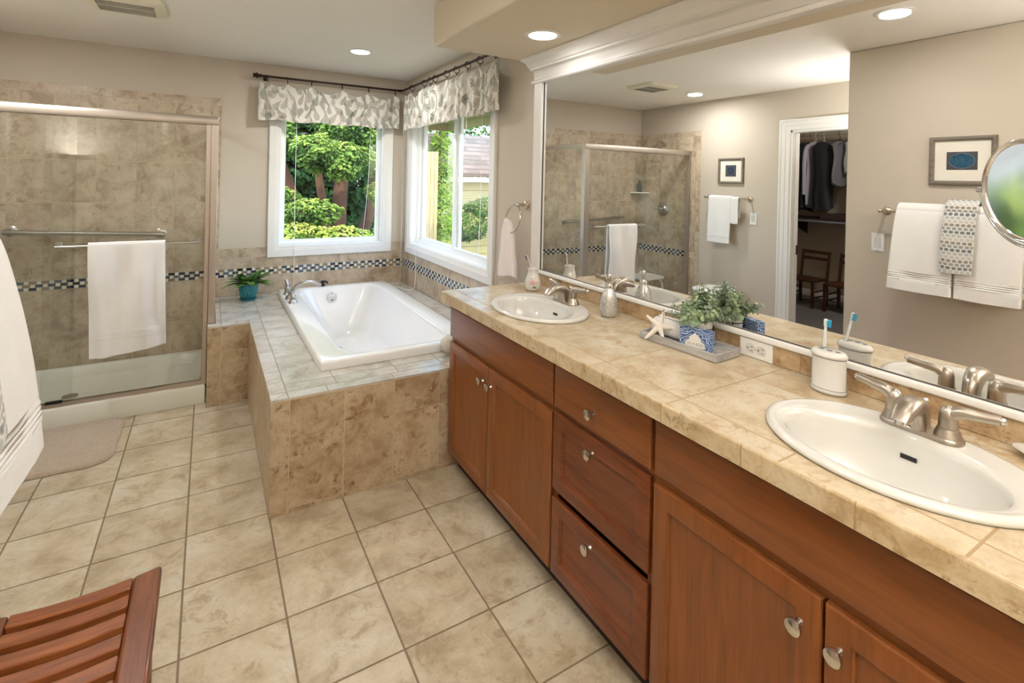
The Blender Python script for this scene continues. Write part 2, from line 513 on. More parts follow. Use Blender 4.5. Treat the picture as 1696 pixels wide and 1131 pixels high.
T_CEDGE = stone_tile('counter_edge_tile', 'y', 'z', pu=0.235, ou=-1.231, gw=0.003, c=('d3c3a4', 'c8b491', 'b09872'), blot='8c6a40', blotf=0.7, grout='a98c62', rough=0.28, scale=9)
T_SPLASH = stone_tile('splash_tile', 'y', 'z', pu=0.31, ou=-1.29, gw=0.003, c=('c7b08f', 'b69c79', '9c7f5c'), blot='7d5430', blotf=0.8, grout='a98c62', rough=0.28, scale=10)
GROUT_D = plain('deck_grout', '8c7c66', 0.9, var=0.05)
GROUT = plain('grout', 'cbbda2', 0.9, var=0.05)
GROUT_F = plain('floor_grout', '83715c', 0.9, var=0.05)
M_MOSX = mosaic_mat('mosaic_back', 'x', 0.672, 0.022)
M_MOSY = mosaic_mat('mosaic_side', 'y', 0.672, 0.0233, dark=('1d2a3c', '33506e', '55738c', '46586a', '2a3448'))

def grid(u0, u1, v0, v1, pu, ou, pv, ov):
    us = [u0] + [ou + k * pu for k in range(-60, 60) if u0 + 0.008 < ou + k * pu < u1 - 0.008] + [u1]
    vs = [v0] + [ov + k * pv for k in range(-60, 60) if v0 + 0.008 < ov + k * pv < v1 - 0.008] + [v1]
    return [(us[i], us[i + 1], vs[j], vs[j + 1]) for i in range(len(us) - 1) for j in range(len(vs) - 1)]
def tiles(mb, ax, face, d, rects, gap=0.0035, th=0.007):
    """ax: normal axis; face coordinate of the visible side; d=+1/-1 outward"""
    g = gap / 2
    for u0, u1, v0, v1 in rects:
        u0 += g; u1 -= g; v0 += g; v1 -= g
        if u1 - u0 < 0.002 or v1 - v0 < 0.002: continue
        a, b = face, face - d * th
        if ax == 'x': mb.box(a, u0, v0, b, u1, v1)
        elif ax == 'y': mb.box(u0, a, v0, u1, b, v1)
        else: mb.box(u0, v0, a, u1, v1, b)

# floor: tiles on grout
mb = MB(); mb.box(XL - 0.12, -4.3, -0.1, 1.80, 2.62, -0.0025)
mb.mat = 1
tiles(mb, 'z', 0.0, 1, grid(XL, 1.66, -4.3, 2.5, 0.31, 0.0, 0.31, 0.0), gap=0.007)
floor = struct('floor', mb, [GROUT_F, T_FLOOR])
# ceiling
mb = MB(); mb.box(-4.1, -4.42, ZC, 1.80, 2.64, ZC + 0.12)
struct('ceiling', mb, M_CEIL)
mb = MB(); mb.box(1.053, -4.30, ZS, 1.66, 0.345, ZC - 0.001)
struct('ceiling_soffit', mb, plain('soffit_paint', 'd3c7b2', 0.85, spec=0.2, var=0.01, bump=0.06, bscale=90), bevel=0.012, bseg=3)
# walls
W2Y0, W2Y1, W2Z0, W2Z1 = 0.80, 2.32, 0.905, 2.05
mb = MB()
mb.box(1.66, -4.42, 0, 1.80, W2Y0, ZC); mb.box(1.66, W2Y1, 0, 1.80, 2.64, ZC)
mb.box(1.66, W2Y0, 0, 1.80, W2Y1, W2Z0); mb.box(1.66, W2Y0, W2Z1, 1.80, W2Y1, ZC)
struct('wall_right', mb, M_WALL)
W1X0, W1X1, W1Z0, W1Z1 = 0.569, 1.443, 0.905, 2.05
mb = MB()
mb.box(XL - 0.12, 2.505, 0, W1X0, 2.64, ZC); mb.box(W1X1, 2.505, 0, 1.66, 2.64, ZC)
mb.box(W1X0, 2.505, 0, W1X1, 2.64, W1Z0); mb.box(W1X0, 2.505, W1Z1, W1X1, 2.64, ZC)
struct('wall_back', mb, M_WALL)
DY0, DY1 = -0.24, 0.575      # closet doorway
mb = MB()
mb.box(XL - 0.12, DY1, 0, XL, 2.505, ZC); mb.box(XL - 0.12, -0.393, 0, XL, DY0, ZC); mb.box(XL - 0.12, DY0, 2.035, XL, DY1, ZC)
struct('wall_left', mb, M_WALL)
mb = MB(); mb.box(XL - 0.12, -4.3, 0, XE, -0.393, ZC)
struct('wall_near_left', mb, M_WALL, bevel=0.008, bseg=3)
mb = MB(); mb.box(XE, -4.42, 0, 1.66, -4.30, ZC)
struct('wall_rear', mb, M_WALL)

# ---- tile work on the walls
mb = MB(); F = YB
mb.box(XL + 0.008, F + 0.002, 0.0, 0.133, 2.503, 2.107); mb.box(0.133, F + 0.002, ZD, 1.650, 2.503, 0.904)
mb.mat = 1
tiles(mb, 'y', F, -1, grid(XL + 0.006, 0.073, 0.738, 2.046, 0.2345, 0.061, 0.303, 0.975))
tiles(mb, 'y', F, -1, grid(XL + 0.006, 0.073, 0.0, 0.672, 0.2345, 0.061, 0.31, 0.362))
tiles(mb, 'y', F, -1, grid(XL + 0.006, 0.073, 2.046, 2.107, 0.300, -0.102, 9, 0))
tiles(mb, 'y', F, -1, grid(0.073, 0.133, 0.904, 2.046, 9, 0, 0.303, 0.975))
# mitred corner of the border
for poly in ([(0.0745, 2.0475), (0.0745, 2.1065), (0.1315, 2.1065)], [(0.0775, 2.0475), (0.1325, 2.0475), (0.1325, 2.103)]):
    mb.prism(poly, 'y', F, F + 0.007)
tiles(mb, 'y', F, -1, grid(0.073, 1.651, 0.827, 0.904, 0.245, 0.268, 9, 0))
tiles(mb, 'y', F, -1, grid(0.073, 1.651, 0.738, 0.827, 0.2345, 0.37, 9, 0))
tiles(mb, 'y', F, -1, grid(0.073, 1.651, ZD, 0.672, 0.2345, 0.142, 9, 0))
mb.mat = 2
mb.box(XL + 0.006, F, 0.6725, 1.651, F + 0.007, 0.7375)
struct('wall_tile_back', mb, [GROUT, T_SHOW, M_MOSX])
mb = MB()
mb.box(1.6585, YT + 0.0, ZD, 1.655, 2.49, 0.904)
mb.mat = 1
tiles(mb, 'x', 1.652, -1, grid(YT, YB - 0.001, 0.827, 0.904, 0.245, 0.33, 9, 0))
tiles(mb, 'x', 1.652, -1, grid(YT, YB - 0.001, 0.7425, 0.827, 0.2345, 0.22, 9, 0))
tiles(mb, 'x', 1.652, -1, grid(YT, YB - 0.001, ZD, 0.672, 0.2345, 0.22, 9, 0))
mb.mat = 2; mb.box(1.652, YT, 0.6725, 1.658, YB - 0.001, 0.742)
struct('wall_tile_right', mb, [GROUT, T_SHOW, M_MOSY])
mb = MB(); XF = XL + 0.008
mb.box(XL + 0.0005, 1.583, 0, XL + 0.005, 2.503, 2.107)
mb.mat = 1
tiles(mb, 'x', XF, 1, grid(1.645, YB - 0.003, 0.742, 2.046, 0.2345, 1.927, 0.303, 0.975))
tiles(mb, 'x', XF, 1, grid(1.645, YB - 0.003, 0.0, 0.672, 0.2345, 1.927, 0.31, 0.362))
tiles(mb, 'x', XF, 1, grid(1.582, YB - 0.003, 2.046, 2.107, 0.300, 1.8, 9, 0))
tiles(mb, 'x', XF, 1, grid(1.582, 1.645, 0.0, 2.046, 9, 0, 0.303, 0.975))
mb.mat = 2; mb.box(XF, 1.715, 0.6725, XL + 0.002, YB - 0.003, 0.742)
struct('wall_tile_left', mb, [GROUT, T_SHOW, M_MOSY])

# ---- windows
def ringpts(plane, c0, d, i, dep, u0, u1, v0, v1):
    c = c0 + d * dep
    L = [(u0 + i, v0 + i), (u1 - i, v0 + i), (u1 - i, v1 - i), (u0 + i, v1 - i)]
    return [(c, a, b) if plane == 'x' else (a, c, b) if plane == 'y' else (a, b, c) for a, b in L]
def rframe(mb, plane, c0, d, rect, prof, cap0=False, cap1=False):
    """nested rectangular rings: prof = [(inset, protrusion)...]"""
    mb.rings([ringpts(plane, c0, d, i, p, *rect) for i, p in prof], cap0, cap1)
CAS = [(0, 0), (0, 0.017), (0.004, 0.021), (0.055, 0.021), (0.058, 0.016), (0.066, 0.016), (0.070, 0.013), (0.088, 0.011), (0.090, 0.009), (0.090, 0)]
def closed(prof): return prof + [prof[0]]
w1 = thing('window_1', 'white picture window over the far end of the tub', 'window', (1.0, 2.505, 0.905))
del w1['label'], w1['category']; w1['kind'] = 'structure'
mb = MB(); rframe(mb, 'y', 2.5045, -1, (W1X0 - 0.09, W1X1 + 0.09, W1Z0 - 0.09, W1Z1 + 0.09), closed(CAS))
obj('casing', mb, M_TRIM, w1)
mb = MB(); rframe(mb, 'y', 2.5045, 1, (W1X0, W1X1, W1Z0, W1Z1), closed([(0.0, 0.0), (0.0, 0.135), (0.028, 0.135), (0.028, 0.062), (0.006, 0.062), (0.006, 0.0)]))
obj('frame', mb, M_VINYL, w1)
mb = MB(); rframe(mb, 'y', 2.5665, -1, (W1X0 + 0.007, W1X1 - 0.007, W1Z0 + 0.007, W1Z1 - 0.007), closed([(0.0, 0), (0.0, 0.010), (0.014, 0.012), (0.020, 0.008), (0.036, 0.008), (0.040, 0)]))
obj('sash', mb, M_VINYL, w1)
mb = MB(); mb.box(W1X0 + 0.03, 2.575, W1Z0 + 0.03, W1X1 - 0.03, 2.579, W1Z1 - 0.03)
obj('pane', mb, M_GLASS, w1)
w2 = bpy.data.objects.new('window_2', None); COL.objects.link(w2); w2.location = (1.66, 1.56, 0.905); w2['kind'] = 'structure'; WL['window_2'] = Vector(w2.location)
mb = MB(); rframe(mb, 'x', 1.6595, -1, (W2Y0 - 0.09, W2Y1 + 0.09, W2Z0 - 0.09, W2Z1 + 0.09), closed(CAS))
obj('casing', mb, M_TRIM, w2)
mb = MB(); rframe(mb, 'x', 1.6595, 1, (W2Y0, W2Y1, W2Z0, W2Z1), closed([(0.0, 0.0), (0.0, 0.14), (0.030, 0.14), (0.030, 0.058), (0.006, 0.058), (0.006, 0.0)]))
obj('frame', mb, M_VINYL, w2)
def sash(y0, y1, x):
    m = MB(); rframe(m, 'x', x, -1, (y0, y1, W2Z0 + 0.02, W2Z1 - 0.02), closed([(0, 0), (0, 0.024), (0.034, 0.024), (0.040, 0.018), (0.040, 0)]))
    s = obj('sash', m, M_VINYL, w2)
    m = MB(); m.box(x - 0.012, y0 + 0.035, W2Z0 + 0.055, x - 0.008, y1 - 0.035, W2Z1 - 0.055)
    obj('pane', m, M_GLASS, s)
sash(1.46, W2Y1 - 0.02, 1.772); sash(W2Y0 + 0.02, 1.53, 1.744)

# ---- closet behind the doorway
M_CWALL = plain('closet_wall_paint', 'aea28e', 0.9, spec=0.1, var=0.02)
mb = MB()
mb.box(-4.02, -0.60, 0, -3.90, 2.40, ZC); mb.box(-3.90, 2.28, 0, XL - 0.121, 2.40, ZC); mb.box(-3.90, -0.60, 0, XL - 0.121, -0.48, ZC)
struct('wall_closet', mb, M_CWALL)
mb = MB(); mb.box(-4.02, -0.6, -0.1, XL - 0.121, 2.4, 0.0)
CARPET = plain('grey_carpet', '6f6a68', 0.95, spec=0.05, var=0.12, bump=0.8, bscale=260, vscale=30)
tag(struct('floor_closet', mb, CARPET), '', '') if False else struct('floor_closet', mb, CARPET)
mb = MB(); mb.box(-3.90, -0.48, 0, -3.885, 2.28, 0.09)
struct('baseboard_closet', mb, M_TRIM, bevel=0.003)
d1 = bpy.data.objects.new('door_1', None); COL.objects.link(d1); d1.location = (XL, 0.17, 0); d1['kind'] = 'structure'; WL['door_1'] = Vector(d1.location)
def casing_run(mb, x0, d, y0, y1, z1, w=0.105):
    prof = [(0, 0), (0, 0.016), (0.005, 0.020), (0.020, 0.020), (0.024, 0.015), (0.060, 0.015), (0.066, 0.011), (0.100, 0.009), (0.105, 0.006), (0.105, 0)]
    rs = []
    for pt in range(4):
        ring = []
        for i, p in prof:
            yy = (y0 - w + i) if pt < 2 else (y1 + w - i)
            zz = 0.0 if pt in (0, 3) else z1 + w - i
            ring.append((x0 + d * p, yy, zz))
        rs.append(ring)
    mb.rings(rs, True, True)
mb = MB(); casing_run(mb, XL, 1, DY0, DY1, 2.035)
obj('casing', mb, M_TRIM, d1)
mb = MB()
mb.box(XL - 0.12, DY1 - 0.018, 0, XL + 0.001, DY1 - 0.0005, 2.034); mb.box(XL - 0.12, DY0 + 0.0005, 0, XL + 0.001, DY0 + 0.018, 2.034); mb.box(XL - 0.12, DY0, 2.016, XL + 0.001, DY1, 2.0345)
mb.box(XL - 0.075, DY1 - 0.030, 0, XL - 0.04, DY1 - 0.018, 2.02); mb.box(XL - 0.075, DY0 + 0.018, 0, XL - 0.04, DY0 + 0.030, 2.02)
obj('jamb', mb, M_TRIM, d1)
mb = MB(); mb.box(XL - 0.118, DY1 - 0.0185, 0.86, XL - 0.080, DY1 - 0.022, 0.95)
obj('strike_plate', mb, M_BRONZE, d1)
mb = MB(); mb.box(-2.36, DY0 - 0.022, 0.01, XL - 0.125, DY0 + 0.013, 2.02)
dl = obj('door_leaf', mb, M_TRIM, d1, bevel=0.002)
mb = MB(); mb.lathe([(0.026, 0), (0.026, 0.006), (0.012, 0.012), (0.010, 0.035), (0.024, 0.045), (0.028, 0.058), (0.022, 0.070), (0.001, 0.073)], (-2.29, DY0 + 0.013, 0.92), 20, 'y')
obj('knob', mb, M_NICKEL, dl, smooth=True)

# ============================================================ TUB PLATFORM
deck = thing('tub_deck', 'beige tiled L-shaped platform boxed around the white bathtub', 'tub platform', (0.9, 1.38, 0))
mb = MB(); g = 0.002
TX0, TX1, TY0, TY1 = 0.555, 1.455, 0.518, 2.385     # outer rim of the bath
# grout core (front wall, left wall, notch wall, deck frame)
mb.box(0.304 + g, YT + g, 0, 1.6485, 0.36, ZD - g)
mb.box(0.304 + g, 0.36, 0, 0.40, 1.70, ZD - g)
mb.box(0.063 + g, 1.618 + g, 0, 0.40, 1.70, ZD - g)
mb.box(0.110, 1.70, 0, 0.62, 2.494, ZD - g)
mb.box(0.40, 0.36, 0.40, 0.62, 1.70, ZD - g)
mb.box(0.62, 0.36, 0.40, 1.6485, 0.60, ZD - g)
mb.box(1.39, 0.60, 0.40, 1.6485, 2.30, ZD - g)
mb.box(0.62, 2.30, 0.40, 1.6485, 2.494, ZD - g)
mb.mat = 1
zt_ = ZD - 0.0018
for q in ((0.306, YT + g, 1.648, 0.52), (0.306, 0.52, 0.56, 1.70), (0.066, 1.620, 0.306, 1.70), (0.111, 1.70, 0.60, 2.493), (1.45, 0.52, 1.648, 2.30), (0.60, 2.38, 1.648, 2.493)):
    mb.box(q[0], q[1], ZD - 0.0019, q[2], q[3], zt_ + 0.0002)
obj('grout_bed', mb, [GROUT, GROUT_D], deck)
mb = MB()
fr = grid(0.383, 1.6485, 0.022, ZD - 0.008, 0.239, 0.383, 0.3185, 0.022)
tiles(mb, 'y', YT, -1, fr)
tiles(mb, 'y', YT, -1, [(0.304, 0.383, 0.0, 0.224), (0.304, 0.383, 0.224, ZD - 0.008)])
tiles(mb, 'y', YT, -1, grid(0.383, 1.6485, 0.0, 0.022, 0.239, 0.383, 9, 0))
tiles(mb, 'x', 0.304, -1, grid(YT + 0.006, 1.618, 0.022, ZD - 0.008, 0.235, 0.34, 0.3185, 0.022))
tiles(mb, 'x', 0.304, -1, grid(YT + 0.006, 1.618, 0.0, 0.022, 0.235, 0.34, 9, 0))
tiles(mb, 'y', 1.618, -1, [(0.063, 0.142, 0.0, 0.213), (0.063, 0.142, 0.213, ZD - 0.008), (0.142, 0.304, 0.0, 0.029), (0.142, 0.304, 0.029, 0.350), (0.142, 0.304, 0.350, ZD - 0.008)])
obj('side_tiles', mb, T_WARM, deck)
mb = MB()
D = ZD
B = 0.073
R = []
R += [(0.304 + B, 0.304 + B + 0.17, YT, YT + B), (0.304 + B + 0.17, 0.86, YT, YT + B), (0.86, 1.16, YT, YT + B), (1.16, 1.6485, YT, YT + B)]
yy = [YT + B, 0.62, 0.95, 1.28, 1.618 + B]
R += [(0.304, 0.304 + B, yy[i], yy[i + 1]) for i in range(4)]
R += [(0.063, 0.142, 1.618, 1.618 + B), (0.142, 0.23, 1.618, 1.618 + B), (0.23, 0.304, 1.618, 1.618 + B)]
R += [(0.377, 0.60, 0.337, 0.43), (0.60, 0.905, 0.337, 0.43), (0.905, 1.15, 0.337, 0.43), (1.15, 1.40, 0.337, 0.43), (1.40, 1.6485, 0.337, 0.43)]
yy = [0.43, 0.843, 1.20, 1.564, 1.918, 2.20, 2.494]
R += [(0.377, 0.60, yy[i], yy[i + 1]) for i in range(6)]
R += [(0.110, 0.142, 1.70, 2.494), (0.142, 0.377, 1.691, 1.93), (0.142, 0.377, 1.93, 2.17), (0.142, 0.377, 2.17, 2.494)]
R += [(0.60, 0.905, 0.43, 0.60), (0.905, 1.15, 0.43, 0.60), (1.15, 1.40, 0.43, 0.60), (1.40, 1.6485, 0.43, 0.60)]
R += [(1.39, 1.52, y, y + 0.283) for y in np.arange(0.60, 2.25, 0.2835)] + [(1.52, 1.6485, y, y + 0.283) for y in np.arange(0.60, 2.25, 0.2835)]
R += [(x, x + 0.1975, 2.301, 2.494) for x in (0.60, 0.7975, 0.995, 1.1925)]
R += [(1.39, 1.6485, 2.3013, 2.494)]
# the corner tiles of the border are mitred
tiles(mb, 'z', D, 1, R)
for poly in ([(0.3055, YT + 0.004), (0.3055, YT + B - 0.0017), (0.3755, YT + B - 0.0017)], [(0.3085, YT + 0.0015), (0.3755, YT + 0.0015), (0.3755, YT + B - 0.005)]):
    mb.prism(poly, 'z', D - 0.007, D)
obj('deck_tiles', mb, T_DECK, deck)

# bathtub
tub = thing('bathtub', 'white rectangular drop-in bathtub in the corner under the two windows', 'bathtub', (1.0, 1.45, ZD))
ZR = 0.566
def sup(cx, cy, a, b, n, z, N=72):
    out = []
    for k in range(N):
        t = 2 * PI * k / N
        c, s_ = math.cos(t), math.sin(t)
        out.append((cx + a * math.copysign(abs(c) ** (2 / n), c), cy + b * math.copysign(abs(s_) ** (2 / n), s_), z))
    return out
def rr(x0, x1, y0, y1, r, z, N=72):
    """rounded rectangle with N points, matching angles"""
    cx, cy = (x0 + x1) / 2, (y0 + y1) / 2; hx, hy = (x1 - x0) / 2, (y1 - y0) / 2; out = []
    for k in range(N):
        t = 2 * PI * (k + 0.0) / N
        dx, dy = math.cos(t) * hx, math.sin(t) * hy
        m = max(abs(dx) / hx, abs(dy) / hy); dx /= m; dy /= m
        # round the corner
        ax, ay = abs(dx), abs(dy)
        if ax > hx - r and ay > hy - r:
            ox, oy = hx - r, hy - r
            vx, vy = ax - ox, ay - oy; l = math.hypot(vx, vy) or 1
            ax, ay = ox + vx / l * r, oy + vy / l * r
        out.append((cx + math.copysign(ax, dx), cy + math.copysign(ay, dy), z))
    return out
mb = MB()
IX0, IX1, IY0, IY1 = 0.690, 1.335, 0.585, 2.315
rings_ = [rr(TX0, TX1, TY0, TY1, 0.012, ZD + 0.001), rr(TX0, TX1, TY0, TY1, 0.015, ZR - 0.012), rr(TX0 + 0.004, TX1 - 0.004, TY0 + 0.004, TY1 - 0.004, 0.015, ZR - 0.003), rr(TX0 + 0.012, TX1 - 0.012, TY0 + 0.012, TY1 - 0.012, 0.02, ZR)]
rings_ += [rr(IX0 - 0.012, IX1 + 0.012, IY0 - 0.012, IY1 + 0.012, 0.13, ZR), rr(IX0, IX1, IY0, IY1, 0.125, ZR - 0.004), rr(IX0 + 0.008, IX1 - 0.008, IY0 + 0.008, IY1 - 0.006, 0.12, ZR - 0.02)]
NB = 9
for i in range(1, NB + 1):
    q = i / NB; e = math.sin(q * PI / 2)
    zz = ZR - 0.02 - q * 0.335
    rings_.append(rr(IX0 + 0.008 + 0.085 * q + 0.02 * q * q, IX1 - 0.008 - 0.085 * q - 0.02 * q * q, IY0 + 0.008 + 0.36 * q ** 0.9, IY1 - 0.006 - 0.10 * q, 0.12 + 0.04 * q, zz))
b0 = (IX0 + 0.113, IX1 - 0.113, IY0 + 0.368, IY1 - 0.106)
rings_.append(rr(b0[0] + 0.03, b0[1] - 0.03, b0[2] + 0.04, b0[3] - 0.03, 0.15, ZR - 0.392))
rings_.append(rr(b0[0] + 0.08, b0[1] - 0.08, b0[2] + 0.12, b0[3] - 0.08, 0.12, ZR - 0.404))
rings_.append(rr(b0[0] + 0.17, b0[1] - 0.17, b0[2] + 0.40, b0[3] - 0.30, 0.04, ZR - 0.408))
mb.rings(rings_, False, True)
shell = obj('tub_shell', mb, M_TUB, tub, smooth=True, angle=50)
# ledge relief of the inner wall at the far end
mb = MB()
mb.lathe([(0.040, 0.0), (0.041, 0.006), (0.036, 0.011), (0.028, 0.012), (0.024, 0.010), (0.002, 0.011)], (0.965, IY1 - 0.036, ZR - 0.085), 28, '-y')
obj('overflow_cover', mb, M_CHROME, tub, smooth=True)
mb = MB(); mb.lathe([(0.033, 0), (0.033, 0.003), (0.024, 0.004), (0.020, -0.002), (0.0001, -0.002)], (0.945, 1.92, ZR - 0.405), 24)
obj('drain', mb, M_CHROME, tub, smooth=True)
mb = MB(); mb.lathe([(0.017, 0), (0.016, 0.002), (0.0001, 0.002)], (0.945, 1.92, ZR - 0.403), 20)
obj('drain_stopper', mb, M_BLACK, tub, smooth=True)

# tub filler
tf = thing('tub_faucet', 'brushed nickel roman tub faucet with two handles on the left rim', 'faucet', (0.61, 2.0, ZR))
def arc_tube(mb, pts, rad, seg=14, flat=1.0):
    # smooth catmull through pts
    P = [Vector(p) for p in pts]; out = []; rr_ = []
    for i in range(len(P) - 1):
        p0, p1, p2, p3 = P[max(i - 1, 0)], P[i], P[i + 1], P[min(i + 2, len(P) - 1)]
        for k in range(6):
            t = k / 6
            out.append(0.5 * ((2 * p1) + (p2 - p0) * t + (2 * p0 - 5 * p1 + 4 * p2 - p3) * t * t + (-p0 + 3 * p1 - 3 * p2 + p3) * t ** 3))
            rr_.append(rad[i] * (1 - t) + rad[i + 1] * t)
    out.append(P[-1]); rr_.append(rad[-1])
    mb.tube(out, rr_, seg, True, flat)
mb = MB()
mb.lathe([(0.034, 0), (0.033, 0.006), (0.026, 0.020), (0.018, 0.030)], (0.600, 2.00, ZR), 24)
arc_tube(mb, [(0.600, 2.00, ZR + 0.015), (0.625, 1.995, ZR + 0.07), (0.685, 1.985, ZR + 0.115), (0.76, 1.975, ZR + 0.118), (0.815, 1.965, ZR + 0.085)], [0.022, 0.021, 0.018, 0.016, 0.016], 16, 0.8)
obj('spout', mb, M_STEEL, tf, smooth=True)
for y, a in ((2.17, 1), (1.86, -1)):
    mb = MB(); mb.lathe([(0.032, 0), (0.031, 0.006), (0.022, 0.016), (0.019, 0.045), (0.021, 0.052), (0.014, 0.060), (0.001, 0.063)], (0.604, y, ZR), 22)
    if a > 0: arc_tube(mb, [(0.604, y, ZR + 0.05), (0.602, y + 0.006, ZR + 0.085), (0.592, y + 0.015, ZR + 0.115)], [0.014, 0.012, 0.011])
    else: arc_tube(mb, [(0.604, y, ZR + 0.05), (0.596, y + 0.02, ZR + 0.068), (0.575, y + 0.055, ZR + 0.072)], [0.014, 0.011, 0.010])
    obj('handle', mb, M_STEEL, tf, smooth=True)
mb = MB(); mb.lathe([(0.018, 0), (0.018, 0.008), (0.012, 0.014), (0.012, 0.030), (0.020, 0.036), (0.016, 0.046), (0.001, 0.048)], (0.905, 2.355, ZR), 18)
arc_tube(mb, [(0.905, 2.355, ZR + 0.035), (0.928, 2.35, ZR + 0.040), (0.945, 2.345, ZR + 0.022)], [0.007, 0.007, 0.006])
tag(obj('air_control_knob', mb, M_BLACK, smooth=True), 'small black control knob on the far rim of the bathtub', 'knob')
# ============================================================ SHOWER
SY = 1.70
pan = thing('shower_tray', 'white acrylic shower base with a raised front curb', 'shower tray', (-0.7, 2.1, 0))
mb = MB()
x0, x1 = XL + 0.010, 0.060
mb.rings([rr(x0, x1, SY, 2.495, 0.012, 0.001), rr(x0, x1, SY, 2.495, 0.012, 0.112), rr(x0 + 0.008, x1 - 0.006, SY + 0.008, 2.487, 0.012, 0.122),
          rr(x0 + 0.035, x1 - 0.03, SY + 0.105, 2.46, 0.05, 0.122), rr(x0 + 0.045, x1 - 0.04, SY + 0.115, 2.45, 0.05, 0.112),
          rr(x0 + 0.075, x1 - 0.07, SY + 0.15, 2.43, 0.07, 0.052), rr(x0 + 0.12, x1 - 0.115, SY + 0.19, 2.40, 0.07, 0.046), rr(x0 + 0.5, x1 - 0.5, SY + 0.35, 2.2, 0.05, 0.042)], False, True)
obj('pan_shell', mb, M_PAN, pan, smooth=True, angle=45)
mb = MB(); mb.lathe([(0.042, 0), (0.042, 0.003), (0.034, 0.004), (0.0001, 0.003)], (-0.69, 2.10, 0.0445), 24)
obj('drain_cover', mb, M_STEEL, pan, smooth=True)

enc = thing('shower_enclosure', 'satin aluminium framed glass shower enclosure with sliding doors', 'shower enclosure', (-0.7, 1.76, 0.122))
def channel(mb, x0, y0, z0, x1, y1, z1): mb.box(x0, y0, z0, x1, y1, z1)
mb = MB(); mb.prism([(SY + 0.005, 1.828), (SY + 0.002, 1.838), (SY + 0.002, 1.872), (SY + 0.010, 1.884), (SY + 0.058, 1.884), (SY + 0.066, 1.872), (SY + 0.066, 1.828)], 'x', XL + 0.010, 0.104)
obj('header', mb, M_ALU, enc, bevel=0.002)
mb = MB(); mb.box(0.066, SY + 0.066, 1.845, 0.104, 2.496, 1.884)
obj('side_header', mb, M_ALU, enc, bevel=0.002)
mb = MB(); mb.box(XL + 0.010, SY + 0.018, 0.1225, 0.064, SY + 0.064, 0.133); mb.box(XL + 0.010, SY + 0.018, 0.133, 0.064, SY + 0.023, 0.146); mb.box(XL + 0.010, SY + 0.058, 0.133, 0.064, SY + 0.064, 0.142)
obj('bottom_track', mb, M_ALU, enc)
mb = MB(); mb.box(0.0645, SY + 0.005, 0.519, 0.104, SY + 0.055, 1.828); mb.box(0.036, SY + 0.012, 0.146, 0.0625, SY + 0.060, 1.828)
obj('corner_post', mb, M_ALU, enc, bevel=0.002)
mb = MB(); mb.box(0.0645, 2.46, 0.519, 0.100, 2.496, 1.845)
obj('wall_channel', mb, M_ALU, enc, bevel=0.001)
mb = MB(); mb.box(0.0665, SY + 0.055, 0.519, 0.100, 2.46, 0.542)
obj('side_sill', mb, M_ALU, enc, bevel=0.001)
mb = MB(); mb.box(XL + 0.010, SY + 0.012, 0.146, XL + 0.036, SY + 0.060, 1.828)
obj('left_jamb', mb, M_ALU, enc, bevel=0.001)
mb = MB(); mb.box(0.081, SY + 0.055, 0.542, 0.086, 2.46, 1.845)
obj('side_glass', mb, M_SGLASS, enc)
def slider(name, xa, xb, y):
    m = MB(); m.box(xa, y, 0.137, xb, y + 0.005, 1.835)
    return obj(name, m, M_SGLASS, enc)
gl_front = slider('front_door_glass', -0.760, 0.032, SY + 0.029)
gl_back = slider('rear_door_glass', XL + 0.045, -0.620, SY + 0.046)
mb = MB(); mb.box(-0.735, SY + 0.008, 0.1465, -0.66, SY + 0.029, 0.160)
obj('door_guide', mb, M_BLACK, enc)
bp = []
for xx in (-0.690, -0.002):
    m = MB(); m.box(xx - 0.017, SY + 0.0265, 1.043, xx + 0.017, SY + 0.029, 1.087); m.tube([(xx, SY + 0.028, 1.065), (xx, SY - 0.045, 1.065)], 0.006, 10)
    obj('bar_bracket', m, M_STEEL, gl_front, bevel=0.001)
mb = MB(); mb.tube([(-0.695, SY - 0.042, 1.065), (0.003, SY - 0.042, 1.065)], 0.0075, 14)
obj('towel_bar', mb, M_STEEL, gl_front, smooth=True)

def rosette(mb, c, axis, r=0.028):
    mb.lathe([(r, 0), (r * 1.0, 0.004), (r * 0.86, 0.007), (r * 0.80, 0.007), (r * 0.62, 0.013), (r * 0.36, 0.018), (r * 0.30, 0.03), (r * 0.34, 0.036)], c, 24, axis)
gb = thing('grab_bar', 'brushed steel grab bar on the tiled back wall of the shower', 'grab bar', (-0.66, YB - 0.002, 1.05))
mb = MB(); arc_tube(mb, [(-1.078, YB - 0.004, 1.085), (-1.075, YB - 0.045, 1.084), (-1.04, YB - 0.068, 1.083), (-0.29, YB - 0.068, 1.046), (-0.255, YB - 0.045, 1.045), (-0.252, YB - 0.004, 1.045)], [0.016] * 6, 16)
obj('bar', mb, M_STEEL, gb, smooth=True)
for xx, zz in ((-1.078, 1.085), (-0.252, 1.045)):
    mb = MB(); mb.lathe([(0.038, 0), (0.038, 0.006), (0.030, 0.011), (0.017, 0.013)], (xx, YB - 0.001, zz), 26, '-y')
    obj('flange', mb, M_STEEL, gb, smooth=True)
sv = thing('shower_valve', 'round satin nickel shower valve with a lever on the tiled left wall', 'shower valve', (XF, 2.10, 1.20))
mb = MB(); mb.lathe([(0.085, 0), (0.084, 0.006), (0.060, 0.012), (0.050, 0.014), (0.045, 0.022), (0.040, 0.030)], (XF, 2.10, 1.20), 32, 'x')
obj('escutcheon', mb, M_STEEL, sv, smooth=True)
